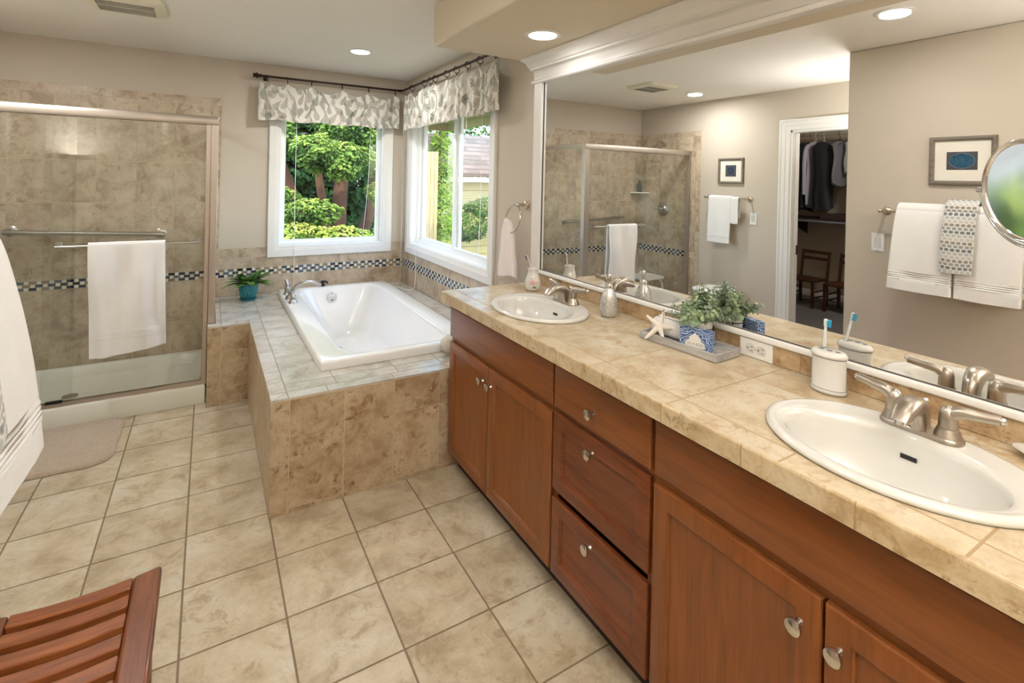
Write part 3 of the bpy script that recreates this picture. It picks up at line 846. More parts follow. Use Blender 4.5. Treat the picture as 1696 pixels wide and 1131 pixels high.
mb = MB(); mb.lathe([(0.026, 0.028), (0.024, 0.060), (0.018, 0.068), (0.001, 0.070)], (XF, 2.10, 1.20), 20, 'x'); arc_tube(mb, [(XF + 0.05, 2.10, 1.20), (XF + 0.06, 2.14, 1.20), (XF + 0.065, 2.195, 1.195)], [0.012, 0.010, 0.008])
obj('lever', mb, M_STEEL, sv, smooth=True)
sh = thing('wall_shower', 'dark nickel shower head on a bent arm high on the shower wall', 'shower head', (XF, 2.10, 1.99))
mb = MB(); rosette(mb, (XF, 2.10, 1.97), 'x', 0.026); arc_tube(mb, [(XF, 2.10, 1.97), (XF + 0.08, 2.09, 2.00), (XF + 0.14, 2.085, 1.985), (XF + 0.17, 2.08, 1.955)], [0.010] * 4)
obj('arm', mb, M_NICKEL, sh, smooth=True)
mb = MB(); c = Vector((XF + 0.165, 2.08, 1.96)); dvec = Vector((0.5, -0.05, -0.86)).normalized()
mb.tube([c, c + dvec * 0.02, c + dvec * 0.05, c + dvec * 0.062], [0.012, 0.018, 0.040, 0.041], 24)
obj('spray_head', mb, M_NICKEL, sh, smooth=True)
shf = thing('corner_shelf', 'white corner soap shelf in the back of the shower', 'shelf', (XF, YB, 1.385))
mb = MB()
mb.prism([(XF + 0.0005, YB - 0.001)] + [(XF + 0.0005 + 0.17 * math.sin(a), YB - 0.001 - 0.17 * math.cos(a)) for a in [k * PI / 2 / 12 for k in range(13)]], 'z', 1.375, 1.392)
obj('shelf_board', mb, M_PORC, shf, bevel=0.004)
bt = thing('shampoo_bottle', 'small dark green shampoo bottle on the corner shelf of the shower', 'bottle', (XF + 0.075, YB - 0.065, 1.3925))
mb = MB(); mb.lathe([(0.026, 0), (0.029, 0.005), (0.029, 0.095), (0.022, 0.112), (0.011, 0.118)], (XF + 0.075, YB - 0.065, 1.3925), 22, sx=1.0, sy=0.75)
obj('bottle_body', mb, plain('bottle_green', '35473f', 0.2, var=0.05), bt, smooth=True)
mb = MB(); mb.lathe([(0.012, 0.118), (0.012, 0.145), (0.001, 0.146)], (XF + 0.075, YB - 0.065, 1.3925), 18)
obj('cap', mb, M_BLACK, bt, smooth=True)
# white shower bench standing in the tray
sb = thing('shower_bench', 'white plastic shower bench standing in the shower', 'bench', (-1.16, 2.08, 0.045))
mb = MB(); mb.rings([rr(-1.33, -0.985, 1.93, 2.24, 0.07, z, 48) for z in (0.400, 0.425)], True, True)
obj('seat', mb, M_WHITEP, sb, smooth=True, bevel=0.006)
for a, b in ((-1, -1), (1, -1), (-1, 1), (1, 1)):
    mb = MB(); cx, cy = -1.158, 2.085
    arc_tube(mb, [(cx + a * 0.10, cy + b * 0.08, 0.392), (cx + a * 0.135, cy + b * 0.105, 0.365), (cx + a * 0.145, cy + b * 0.118, 0.28), (cx + a * 0.155, cy + b * 0.125, 0.050)], [0.012] * 4)
    obj('leg', mb, M_WHITEP, sb, smooth=True)

# ============================================================ VANITY
XC = 1.139           # face of the doors
XCF = 1.158          # face frame behind them
def knob(parent, y, z):
    m = MB(); m.lathe([(0.009, 0), (0.0085, 0.004), (0.0055, 0.008), (0.0055, 0.014), (0.011, 0.018), (0.0165, 0.022), (0.0176, 0.026), (0.0165, 0.030), (0.011, 0.0325), (0.0001, 0.0335)], (XC, y, z), 22, '-x')
    obj('knob', m, metal_knob, parent, smooth=True)
metal_knob = metal('knob_nickel', 'd6d2ca', 0.16)
SHAKER = [(0.0, 0.018), (0.0, 0.005), (0.002, 0.0015), (0.006, 0.0), (0.050, 0.0), (0.0515, 0.003), (0.056, 0.0045), (0.0585, 0.010), (0.061, 0.0105)]
def front(name, y0, y1, z0, z1, parent, mat, shaker=True):
    m = MB()
    if shaker:
        sc = 1.0 if (z1 - z0) > 0.22 else 0.9
        prof = [(i * (sc if i > 0.01 else 1), -d) for i, d in SHAKER]
    else: prof = [(0.0, -0.018), (0.0, -0.006), (0.003, -0.002), (0.009, 0.0)]
    rframe(m, 'x', XC, -1, (y0, y1, z0, z1), prof, True, True)
    return obj(name, m, mat, parent, smooth=True, angle=25)
def carcass(root, y0, y1, rails):
    m = MB()
    m.box(XCF + 0.001, y0, 0.100, 1.648, y0 + 0.016, 0.876); m.box(XCF + 0.001, y1 - 0.016, 0.100, 1.648, y1, 0.876)
    m.box(XCF + 0.001, y0 + 0.016, 0.100, 1.648, y1 - 0.016, 0.115); m.box(1.636, y0 + 0.016, 0.115, 1.648, y1 - 0.016, 0.876)
    obj('cabinet_box', m, M_CABZ, root)
    m = MB(); m.box(XC + 0.0185, y0, 0.095, XCF + 0.001, y0 + 0.022, 0.880); m.box(XC + 0.0185, y1 - 0.022, 0.095, XCF + 0.001, y1, 0.880)
    for a, b in rails: m.box(XC + 0.0187, y0 + 0.022, a, XCF + 0.001, y1 - 0.022, b)
    obj('face_frame', m, M_CABY, root)
    m = MB(); m.box(1.205, y0, 0.001, 1.22, y1, 0.0995)
    obj('toe_kick', m, M_TOE, root)
def sink_base(label, y0, y1, mid):
    r = thing('vanity_sink_cabinet', label, 'cabinet', (1.4, (y0 + y1) / 2, 0), group='vanity cabinets')
    carcass(r, y0, y1, ((0.095, 0.115), (0.672, 0.700), (0.846, 0.880)))
    front('false_drawer_front', y0 + 0.006, y1 - 0.006, 0.698, 0.851, r, M_CABY, False)
    d = front('door', mid + 0.003, y1 - 0.006, 0.100, 0.672, r, M_CABZ); knob(d, mid + 0.045, 0.598)
    d = front('door', y0 + 0.006, mid - 0.003, 0.100, 0.672, r, M_CABZ); knob(d, mid - 0.033, 0.598)
    return r
FAR0 = -0.676
sink_base('cherry wood vanity cabinet with two doors, next to the bathtub', FAR0 - 0.003, 0.243, -0.185)
sink_base('cherry wood vanity cabinet with two doors, nearest the camera under the larger looking sink', -2.075, -1.160, -1.625)
dr = thing('vanity_drawer_cabinet', 'cherry wood vanity cabinet with three stacked drawers, between the two door cabinets', 'cabinet', (1.4, -0.92, 0), group='vanity cabinets')
carcass(dr, -1.1595, FAR0 - 0.0035, ((0.095, 0.110), (0.385, 0.400), (0.672, 0.698), (0.846, 0.880)))
for (z0, z1, shk, kz) in ((0.698, 0.851, False, 0.762), (0.404, 0.680, True, 0.632), (0.100, 0.372, True, 0.325)):
    d = front('drawer', -1.150, -0.684, z0, z1, dr, M_CABY if not shk else wood('cherry_drawer', 'y', '562910', '733b1c', '854826'), shk)
    knob(d, -0.905, kz)
mb = MB(); mb.box(XC + 0.002, -2.130, 0.095, 1.648, -2.0755, 0.880)
tag(obj('vanity_end_panel', mb, M_CABZ), 'cherry wood filler panel closing the near end of the vanity', 'panel')

# countertop with two oval cut-outs
SINKS = [(1.345, -0.275), (1.350, -1.651)]
SA, SB = 0.262, 0.200      # half length (y), half width (x)
ct = thing('countertop', 'long beige stone-tiled vanity countertop with an edge of small tiles', 'countertop', (1.37, -0.93, 0.881))
CX0, CX1, CY0, CY1 = 1.091, 1.6495, -2.135, 0.250
mb = MB()
def flat(y0, y1): mb.add([(CX0 + 0.004, y0, ZT), (CX1, y0, ZT), (CX1, y1, ZT), (CX0 + 0.004, y1, ZT)], [(0, 1, 2, 3)])
edges = [CY0 + 0.004]
for (sx_, sy_) in sorted(SINKS, key=lambda s: s[1]):
    ya, yb = sy_ - 0.30, sy_ + 0.30
    flat(edges[-1], ya); edges.append(yb)
    angs = sorted(set([2 * PI * k / 64 for k in range(64)] + [math.atan2(b - sy_, a - sx_) % (2 * PI) for a in (CX0 + 0.004, CX1) for b in (ya, yb)]))
    outer, inner, low = [], [], []
    for a in angs:
        c_, s_ = math.cos(a), math.sin(a)
        tt = min(((CX1 - sx_) / c_ if c_ > 1e-9 else (CX0 + 0.004 - sx_) / c_ if c_ < -1e-9 else 1e9), ((yb - sy_) / s_ if s_ > 1e-9 else (ya - sy_) / s_ if s_ < -1e-9 else 1e9))
        outer.append((sx_ + c_ * tt, sy_ + s_ * tt, ZT))
        rad = 1 / math.sqrt((c_ / (SB - 0.02)) ** 2 + (s_ / (SA - 0.02)) ** 2)
        inner.append((sx_ + c_ * rad, sy_ + s_ * rad, ZT)); low.append((sx_ + c_ * rad, sy_ + s_ * rad, ZT - 0.045))
    mb.rings([outer, inner, low])
flat(edges[-1], CY1 - 0.004)
obj('top_tiles', mb, T_CTOP, ct, recalc=True)
mb = MB()
# rounded front nosing + edge tiles on front and far end
pf = [(0, -0.052), (0, -0.005), (0.0015, -0.0015), (0.005, 0.0)]
rs = []
for d_, z_ in pf:
    rs.append([(CX1, CY0 + d_, ZT + z_), (CX0 + d_, CY0 + d_, ZT + z_), (CX0 + d_, CY1 - d_, ZT + z_), (CX1, CY1 - d_, ZT + z_)])
v = [p for r in rs for p in r]; f = []
for i in range(len(rs) - 1):
    for k in range(3): f.append((i * 4 + k, i * 4 + k + 1, (i + 1) * 4 + k + 1, (i + 1) * 4 + k))
mb.add(v, f)
mb.add([(CX0, CY0, ZT - 0.052), (CX1, CY0, ZT - 0.052), (CX1, CY0 + 0.02, ZT - 0.052), (CX0 + 0.02, CY0 + 0.02, ZT - 0.052), (CX0 + 0.02, CY1 - 0.02, ZT - 0.052), (CX1, CY1 - 0.02, ZT - 0.052), (CX1, CY1, ZT - 0.052), (CX0, CY1, ZT - 0.052)],
       [(0, 1, 2, 3), (0, 3, 4, 7), (4, 5, 6, 7)])
obj('edge_tiles', mb, T_CEDGE, ct)
mb = MB(); mb.box(1.640, CY0, ZT + 0.0005, 1.6495, 0.169 + 0.08, 0.9945)
struct('trim_1', mb, T_SPLASH, bevel=0.0015)

def drop_sink(cx, cy, label):
    r = thing('oval_sink', label, 'sink', (cx, cy, ZT), group='white oval sinks')
    m = MB(); N = 72
    def el(a, b, ox, z): return [(cx + ox + b * math.cos(2 * PI * k / N), cy + a * math.sin(2 * PI * k / N), z) for k in range(N)]
    Z = ZT + 0.0008
    bo = -0.030
    L = [el(SA - 0.004, SB - 0.004, 0, Z), el(SA, SB, 0, Z + 0.004), el(SA - 0.001, SB - 0.001, 0, Z + 0.010), el(SA - 0.008, SB - 0.008, 0, Z + 0.0145), el(SA - 0.018, SB - 0.018, -0.001, Z + 0.0155),
         el(SA - 0.024, SB - 0.024, -0.003, Z + 0.0135), el(SA - 0.040, SB - 0.048, bo * .75, Z + 0.0125), el(0.209, 0.140, bo, Z + 0.0115), el(0.204, 0.135, bo, Z + 0.007), el(0.200, 0.131, bo, Z - 0.004),
         el(0.193, 0.124, bo, Z - 0.035), el(0.180, 0.112, bo, Z - 0.072), el(0.155, 0.094, bo, Z - 0.105), el(0.115, 0.068, bo, Z - 0.128), el(0.065, 0.040, bo, Z - 0.138), el(0.022, 0.022, bo, Z - 0.141)]
    m.rings(L, False, True)
    obj('basin', m, M_PORC, r, smooth=True, angle=70)
    m = MB(); m.lathe([(0.021, 0), (0.021, 0.002), (0.016, 0.0035), (0.014, 0.001), (0.0001, 0.001)], (cx + bo, cy, Z - 0.1405), 20)
    obj('drain', m, M_CHROME, r, smooth=True)
    m = MB(); a0 = (cx + bo + 0.122, cy)
    m.obox((a0[0] - 0.0005, cy, Z - 0.036), (0, 1, 0), (0.15, 0, 1), (1, 0, -0.15), 0.016, 0.005, 0.0015)
    obj('overflow_slot', m, M_BLACK, r, bevel=0.001)
def centerset(cx, cy, label):
    r = thing('sink_faucet', label, 'faucet', (cx, cy, ZT + 0.0135), group='brushed nickel sink faucets')
    z = ZT + 0.0140
    m = MB()
    def st(hy, hx, zz): return [(cx + (hx if math.cos(t) > 0 else hx) * math.cos(t), cy + (hy - hx) * (1 if math.sin(t) > 0 else -1) * (1 if abs(math.sin(t)) > 1e-9 else 0) + hx * math.sin(t), zz) for t in [2 * PI * (k + 0.5) / 40 for k in range(40)]]
    m.rings([st(0.082, 0.030, z), st(0.082, 0.030, z + 0.006), st(0.079, 0.027, z + 0.010)], True, True)
    obj('base_plate', m, M_NICKEL, r, smooth=True, angle=50)
    # spout: broad arched body reaching over the bowl
    m = MB()
    P = [(0.024, 0.008), (0.023, 0.032), (0.014, 0.058), (-0.006, 0.079), (-0.036, 0.089), (-0.072, 0.086), (-0.103, 0.071), (-0.120, 0.052)]
    U = [(-0.030, 0.008), (-0.032, 0.022), (-0.034, 0.036), (-0.038, 0.047), (-0.048, 0.054), (-0.066, 0.055), (-0.084, 0.050), (-0.098, 0.043)]
    Wd = [0.0175, 0.0180, 0.0190, 0.0210, 0.0230, 0.0235, 0.0220, 0.0185]
    secs = []
    for (ox, oz), (ux, uz), w in zip(P, U, Wd):
        mid = Vector(((ox + ux) / 2, 0, (oz + uz) / 2)); ax = Vector((ox - ux, 0, oz - uz)) / 2
        ring = []
        for k in range(24):
            t = 2 * PI * k / 24; c_, s_ = math.cos(t), math.sin(t)
            p = mid + ax * math.copysign(abs(c_) ** 0.8, c_)
            ring.append((cx + p.x, cy + w * math.copysign(abs(s_) ** 0.8, s_), z + p.z))
        secs.append(ring)
    m.rings(secs, True, True)
    sp = obj('spout', m, M_NICKEL, r, smooth=True, angle=60)
    m = MB(); m.tube([(cx - 0.105, cy, z + 0.050), (cx - 0.109, cy, z + 0.038)], [0.0125, 0.0120], 18)
    obj('aerator', m, M_CHROME, sp, smooth=True)
    for s in (1, -1):
        m = MB(); hy = cy + s * 0.0520
        m.lathe([(0.0270, 0.009), (0.0255, 0.014), (0.0195, 0.030), (0.0180, 0.0305)], (cx, hy, z), 28)
        obj('handle_bell', m, M_NICKEL, r, smooth=True, angle=35)
        m = MB(); m.lathe([(0.0185, 0.031), (0.0180, 0.046), (0.0172, 0.060), (0.0135, 0.073), (0.007, 0.079), (0.0001, 0.081)], (cx, hy, z), 24)
        arc_tube(m, [(cx, hy, z + 0.058), (cx + 0.002, hy + s * 0.022, z + 0.071), (cx + 0.006, hy + s * 0.052, z + 0.074), (cx + 0.010, hy + s * 0.086, z + 0.078)], [0.0155, 0.0138, 0.0115, 0.0105], 16)
        h = obj('lever', m, M_NICKEL, r, smooth=True, angle=60)
        m = MB(); m.sphere((cx + 0.0105, hy + s * 0.089, z + 0.0782), 0.0075, 14)
        obj('lever_tip', m, M_CHROME, h, smooth=True)
    m = MB(); m.tube([(cx + 0.0262, cy, z + 0.008), (cx + 0.0262, cy, z + 0.062)], 0.0028, 10); m.sphere((cx + 0.0262, cy, z + 0.066), 0.0065, 14)
    obj('lift_rod', m, M_CHROME, r, smooth=True)
drop_sink(*SINKS[0], 'white oval sink at the far end of the counter, near the bathtub')
drop_sink(*SINKS[1], 'white oval sink nearest the camera, cut by the right edge of the photo')
centerset(1.496, -0.275, 'brushed nickel faucet on the far sink, near the flowered tumbler')
centerset(1.500, -1.651, 'brushed nickel faucet on the sink nearest the camera')

# ============================================================ WALL MIRROR
wm = thing('wall_mirror', 'wall-wide vanity mirror in a white frame with a crown moulding', 'mirror', (1.655, -0.95, 1.0))
mt = NT('mirror_silver'); mt.base((0.93, 0.935, 0.93, 1)); mt.par(0.0, 1.0)
MY0, MY1, MZ0, MZ1 = -2.13, 0.169, 1.015, 2.069
mb = MB(); mb.box(XM, MY0 - 0.01, MZ0 - 0.01, XM + 0.006, MY1 + 0.01, MZ1 + 0.01)
obj('mirror_glass', mb, mt.mat, wm)
mb = MB(); rframe(mb, 'x', XM - 0.0005, -1, (MY0 - 0.0, MY1, MZ0, MZ1), [(-0.012, 0.0), (-0.012, 0.004), (0.000, 0.004), (0.003, 0.0), (-0.012, 0.0)])
obj('edge_bead', mb, M_BLACK if False else plain('dark_reveal', '4a453e', 0.5), wm)
for ya_, yb_ in ((MY1 + 0.001, MY1 + 0.078), (MY0 - 0.078, MY0 - 0.001)):
    mb = MB(); mb.box(XM - 0.018, ya_, 0.9955, 1.6590, yb_, MZ1)
    obj('frame_stile', mb, M_TRIM, wm, bevel=0.003)
mb = MB(); mb.prism([(1.6590, 0.9955), (1.634, 0.9955), (1.630, 0.999), (1.629, 1.006), (1.632, 1.012), (1.637, 1.0145), (1.6590, 1.0145)], 'y', MY0 - 0.08, MY1 + 0.0805)
obj('bottom_rail', mb, M_TRIM, wm, smooth=True, angle=35)
prof = [(0.0, MZ1 - 0.010), (0.030, MZ1 - 0.010), (0.036, MZ1 - 0.004), (0.036, MZ1 + 0.003), (0.028, MZ1 + 0.010), (0.022, MZ1 + 0.012), (0.022, MZ1 + 0.040), (0.026, MZ1 + 0.056), (0.036, MZ1 + 0.066), (0.042, MZ1 + 0.068), (0.042, MZ1 + 0.078),
        (0.052, MZ1 + 0.084), (0.058, MZ1 + 0.100), (0.072, MZ1 + 0.116), (0.086, MZ1 + 0.122), (0.090, MZ1 + 0.128), (0.090, ZS - 0.001), (0.0, ZS - 0.001)]
mb = MB(); ye = MY1 + 0.070
mb.rings([[(1.6590 - d_, MY0 - 0.12, z_) for d_, z_ in prof], [(1.6590 - d_, ye + d_ * 0.75, z_) for d_, z_ in prof], [(1.6590, ye + d_ * 0.75, z_) for d_, z_ in prof]], True, True)
obj('crown_moulding', mb, M_TRIM, wm, smooth=True, angle=30)

# magnifying mirror on a swing arm
mk = thing('magnifying_mirror', 'round chrome magnifying mirror on a swing arm beside the large mirror', 'mirror', (1.36, -1.86, 1.52))
cc = Vector((1.352, -1.858, 1.517)); nn = Vector((-0.79, 0.61, -0.09)).normalized(); sd2 = Vector((0, 0, 1)).cross(nn).normalized(); upv = nn.cross(sd2)
def disc(mb, prof, c, n, s, u, seg=56):
    mb.rings([[tuple(c + n * h + s * (r * math.cos(2 * PI * k / seg)) + u * (r * math.sin(2 * PI * k / seg))) for k in range(seg)] for r, h in prof], False, False)
mb = MB(); RM = 0.094
disc(mb, [(RM - 0.006, 0.003), (RM - 0.003, 0.0075), (RM, 0.0085), (RM + 0.0035, 0.005), (RM + 0.0035, -0.005), (RM, -0.0085), (RM - 0.006, -0.003), (RM - 0.006, 0.003)], cc, nn, sd2, upv)
obj('rim', mb, M_CHROME, mk, smooth=True, angle=60)
mb = MB()
disc(mb, [(RM - 0.005, 0.003), (RM * 0.75, 0.0012), (RM * 0.5, -0.0004), (RM * 0.25, -0.0012), (0.0001, -0.0015)], cc, nn, sd2, upv)
mt2 = NT('magnifying_silver'); mt2.base((0.93, 0.935, 0.93, 1)); mt2.par(0.10, 1.0)
obj('glass', mb, mt2.mat, mk, smooth=True, recalc=False)
mb = MB(); disc(mb, [(RM - 0.005, -0.004), (0.0001, -0.004)], cc, nn, sd2, upv)
obj('back_plate', mb, M_CHROME, mk)
mb = MB()
yk = []
for k in range(0, 33):
    t = PI + PI * k / 32
    yk.append(cc + sd2 * ((RM + 0.012) * math.cos(t)) + upv * ((RM + 0.012) * math.sin(t)))
mb.tube(yk, 0.0035, 10)
obj('yoke', mb, M_CHROME, mk, smooth=True)
for s in (-1, 1):
    mb = MB(); mb.tube([cc + sd2 * (s * (RM + 0.001)), cc + sd2 * (s * (RM + 0.020))], 0.0055, 12)
    obj('pivot_screw', mb, M_CHROME, mk, smooth=True)
mb = MB(); mb.sphere(cc + upv * -(RM + 0.020), 0.009, 16)
obj('pivot_knob', mb, M_CHROME, mk, smooth=True)
mb = MB(); b = cc + upv * -(RM + 0.024)
mb.tube([b, b + Vector((0, 0, -0.055))], 0.0055, 12)
mb.tube([b + Vector((0, 0, -0.048)), (1.50, -2.10, b.z - 0.048), (1.61, -2.235, b.z - 0.048)], 0.006, 12)
mb.lathe([(0.030, 0), (0.030, 0.010), (0.016, 0.018), (0.008, 0.052)], (1.6595, -2.235, b.z - 0.048), 24, '-x')
obj('arm', mb, M_WHITEP if False else M_CHROME, mk, smooth=True)

# ============================================================ CEILING FITTINGS
lamp_m = emit('lamp_lens', 'fff3e2', 6.0)
def downlight(x, y, z, label, R=0.087):
    r = thing('recessed_ceiling_light', label, 'ceiling light', (x, y, z), group='recessed ceiling lights')
    m = MB(); m.lathe([(R, -0.0005), (R, -0.004), (R - 0.006, -0.007), (R - 0.020, -0.006), (R - 0.022, -0.0005)], (x, y, z), 40, closed=True)
    obj('trim_ring', m, M_TRIM, r, smooth=True)
    m = MB(); m.lathe([(R - 0.021, -0.001), (R - 0.024, -0.009), (0.0001, -0.010)], (x, y, z), 40)
    obj('lens', m, lamp_m, r, smooth=True)
labs = ['round recessed ceiling light over the bathtub, before the window corner', 'round recessed ceiling light in front of the shower, seen in the mirror',
        'round recessed light in the lowered soffit over the far sink', 'round recessed light in the lowered soffit over the near sink, outside the photo',
        'round recessed ceiling light mid-room, reflected at the top right of the mirror', 'unseen fill light added at the rear of the room, behind the camera']
for (x, y, z, p), lb in zip(CANS, labs): downlight(x, y, z, lb)
vt = thing('ceiling_vent', 'square cream ceiling exhaust vent with a grille, at the top left', 'vent', (-0.385, 1.29, ZC))
vx, vy = -0.350, 1.285
mb = MB()
def sq(h, z, n=3.5): return sup(vx, vy, h, h * 0.98, n, z, 56)
mb.rings([sq(0.185, ZC - 0.0005, 7), sq(0.185, ZC - 0.008, 7), sq(0.178, ZC - 0.018, 7), sq(0.150, ZC - 0.026, 8), sq(0.02, ZC - 0.028, 6)], False, True)
obj('cover', mb, plain('cream_plastic', 'e2dac2', 0.45), vt, smooth=True, angle=40)
mb = MB()
for k in range(30):
    u = vx - 0.125 + k * 0.25 / 29
    mb.box(u, vy - 0.085, ZC - 0.0305, u + 0.0042, vy - 0.005, ZC - 0.0275); mb.box(u, vy + 0.015, ZC - 0.0305, u + 0.0042, vy + 0.110, ZC - 0.0275)
obj('grille', mb, plain('grille_grey', '9a948a', 0.6), vt)  # slats in one plain grey

tl = thing('nook_fill_stand', 'unseen bronze torchiere added in the nook to house a fill light', 'added fill light', (-0.98, -0.27, 0))  # made-up lamp body, added only to hold the nook fill light
mb = MB(); mb.lathe([(0.11, 0.001), (0.11, 0.015), (0.03, 0.03), (0.012, 0.05)], (-0.98, -0.27, 0), 32); obj('base', mb, M_BRONZE, tl, smooth=True)
mb = MB(); mb.tube([(-0.98, -0.27, 0.04), (-0.98, -0.27, 1.52)], 0.011, 14); obj('pole', mb, M_BRONZE, tl, smooth=True)
mb = MB(); mb.lathe([(0.012, 1.50), (0.04, 1.52), (0.08, 1.57), (0.115, 1.64), (0.111, 1.64), (0.076, 1.575), (0.036, 1.53), (0.0001, 1.528)], (-0.98, -0.27, 0), 40); obj('bowl_shade', mb, M_BRONZE, tl, smooth=True)
# ============================================================ TEXTILES
M_TERRY = terry('white_terry', 'f1efec')
M_TERRY2 = terry('hand_towel_terry', 'efe6e2')
M_TINT = attr_mat('printed_fabric', 0.9, 500, 0.25, spec=0.1)
M_TINTT = attr_mat('printed_terry', 0.95, 420, 0.5, sheen=0.3, spec=0.1)
def drape(name, axis, c, z, a0, a1, zf, zb, d, thick=0.012, r=0.014, flare=0.0, wave=0.004, seed=0, mat=None, band=None, parent=None,
          res=0.0035, skew=0.0, colorf=None, kf=3.0, narrow=0.0, a0low=0.0, a1low=0.0):
    """cloth hung over a bar. axis: bar direction; c: bar's other coordinate; d: side of the front (+1/-1)"""
    nu = max(12, int(abs(a1 - a0) / res))
    Lf, Lb = z - zf, z - zb
    R_ = r + thick / 2
    Lc = PI * R_
    L = Lf + Lc + Lb
    ns = int(L / res)
    s = np.linspace(0, L, ns)[:, None] * np.ones((1, nu)); t = np.ones((ns, 1)) * np.linspace(0, 1, nu)[None]
    a = a0 + (a1 - a0) * t
    off = np.zeros_like(s); zz = np.zeros_like(s)
    m1 = s < Lf; m2 = (s >= Lf) & (s < Lf + Lc); m3 = s >= Lf + Lc
    down = np.where(m1, Lf - s, np.where(m3, s - Lf - Lc, 0.0))
    ang = (s - Lf) / R_
    off = np.where(m1, R_, np.where(m3, -R_, R_ * np.cos(ang))); zz = np.where(m2, z + R_ * np.sin(ang), z - down)
    fall = np.clip(down / max(Lf, 0.01), 0, 1)
    wv = (vnoise(t * kf + seed * 3.1, fall * 1.3 + seed, seed) - 0.5) * 2 + 0.45 * (vnoise(t * kf * 2.3 + seed, fall * 2 + 5, seed + 3) - 0.5) * 2
    side = np.where(m3, -1.0, 1.0)
    off = off + side * flare * fall ** 0.6 * np.where(m3, 0.3, 1.0) + wave * wv * np.clip(fall * 2.5 + 0.15, 0, 1) * np.where(m3, 0.2, 1.0)
    zz = zz + np.where(m1, 1, 0) * skew * (t - 0.5) * fall - 0.004 * np.sin(t * PI) * fall
    a = a + (a0low * (1 - t) + a1low * t) * fall + narrow * (0.5 - t) * fall
    if band is not None:
        for b in band:
            off += np.where(m1 | m3, side * 0.0021 * np.exp(-((zz - b) / 0.0036) ** 2), 0)
    # rounded long edges
    edge = np.minimum(t, 1 - t) * abs(a1 - a0)
    ax_ = c + d * off
    P = np.stack([a, ax_, zz], -1) if axis == 'x' else np.stack([ax_, a, zz], -1)
    col = None if colorf is None else colorf((t * abs(a1 - a0)), s)
    return gridmesh(name, P, mat or M_TERRY, col, parent, solid=thick)

def towel_thing(name, label, cat, *a, group=None, **k):
    o = drape(name, *a, **k)
    return tag(o, label, cat, group)
# on the shower door
towel_thing('bath_towel', 'white bath towel folded over the bar of the shower door', 'towel', 'x', SY - 0.042, 1.066, -0.545, -0.172, 0.425, 0.452, -1,
            thick=0.011, r=0.010, flare=0.018, wave=0.030, seed=2, band=(0.520, 0.531, 0.542, 0.553), skew=0.035, kf=4, a0low=0.020, a1low=0.012)
# near left wall
BX = XE + 0.088
def bar_thing(label, x_wall, y0, y1, z, grp, so=0.078):
    r = thing('towel_rail', label, 'towel rail', (x_wall, (y0 + y1) / 2, z))
    for y in (y0, y1):
        m = MB(); rosette(m, (x_wall + 0.0005, y, z), 'x', 0.030); m.tube([(x_wall + 0.03, y, z), (x_wall + so, y, z)], 0.0085, 14); m.sphere((x_wall + so, y, z), 0.0135, 16)
        obj('bracket', m, M_NICKEL_W, r, smooth=True)
    m = MB(); m.tube([(x_wall + so, y0, z), (x_wall + so, y1, z)], 0.0075, 16)
    obj('rail', m, M_NICKEL_W, r, smooth=True)
M_NICKEL_W = metal('polished_nickel', 'cfc3b2', 0.14)
bar_thing('polished nickel towel rail on the near left wall, carrying three towels', XE, -1.345, -0.635, 1.372, None, 0.088)
bar_thing('polished nickel towel rail between the shower and the closet doorway', XL, 0.975, 1.455, 1.370, None)
BAND = (0.985, 0.996, 1.007, 1.018)
towel_thing('bath_towel', 'white folded bath towel on the near left wall rail, farther from the camera', 'towel', 'y', BX, 1.378, -1.025, -0.745, 0.920, 0.955, 1,
            thick=0.040, r=0.012, flare=0.078, wave=0.006, seed=5, band=BAND, kf=2.2, group=None, a0low=-0.01, a1low=0.012)
towel_thing('bath_towel', 'white folded bath towel on the near left wall rail, closer to the camera', 'towel', 'y', BX, 1.378, -1.310, -1.045, 0.918, 0.950, 1,
            thick=0.038, r=0.012, flare=0.062, wave=0.005, seed=9, band=BAND, kf=2.0)
HEX = [lin(c)[:3] for c in ('c9cac6', '8f9699', 'a9aaa6', 'aaa08f', 'd6d3c8')]
HEXD = [lin(c)[:3] for c in ('b4b6b4', '74797c', '969896', '928a7e', 'c2c0b9')]
def hexpat(u, s):
    bg = np.array(lin('dcdad3')[:3])
    px, pz = 0.0245, 0.0192
    row = np.floor(s / pz); rz = (s / pz - row - 0.5) * pz
    uu = u / px + 0.5 * (row % 2); cu = np.floor(uu); ru = (uu - cu - 0.5) * px
    e = np.sqrt((ru / 0.0100) ** 2 + (rz / 0.0086) ** 2)
    k = (row.astype(int) % 5)
    col = np.array(HEXD)[k]
    f = np.clip((1.08 - e) / 0.16, 0, 1)[..., None]
    return bg * (1 - f) + col * f
towel_thing('patterned_hand_towel', 'grey and taupe dotted hand towel hung over the two white towels', 'towel', 'y', BX, 1.388, -1.125, -0.985, 1.060, 1.10, 1,
            thick=0.010, r=0.062, flare=0.066, wave=0.005, seed=3, mat=M_TINTT, colorf=hexpat, res=0.0022, kf=2.5)
# far left wall towel
towel_thing('hand_towel', 'white hand towel on the rail between shower and closet doorway', 'towel', 'y', XL + 0.078, 1.372, 1.130, 1.395, 0.905, 1.13, 1,
            thick=0.014, r=0.010, flare=0.010, wave=0.006, seed=12, band=(0.965, 0.975), kf=2.5)
towel_thing('washcloth', 'small white washcloth beside the white hand towel, by the framed picture', 'towel', 'y', XL + 0.078, 1.368, 1.045, 1.128, 1.115, 1.17, 1,
            thick=0.010, r=0.010, flare=0.004, wave=0.004, seed=14, kf=2)

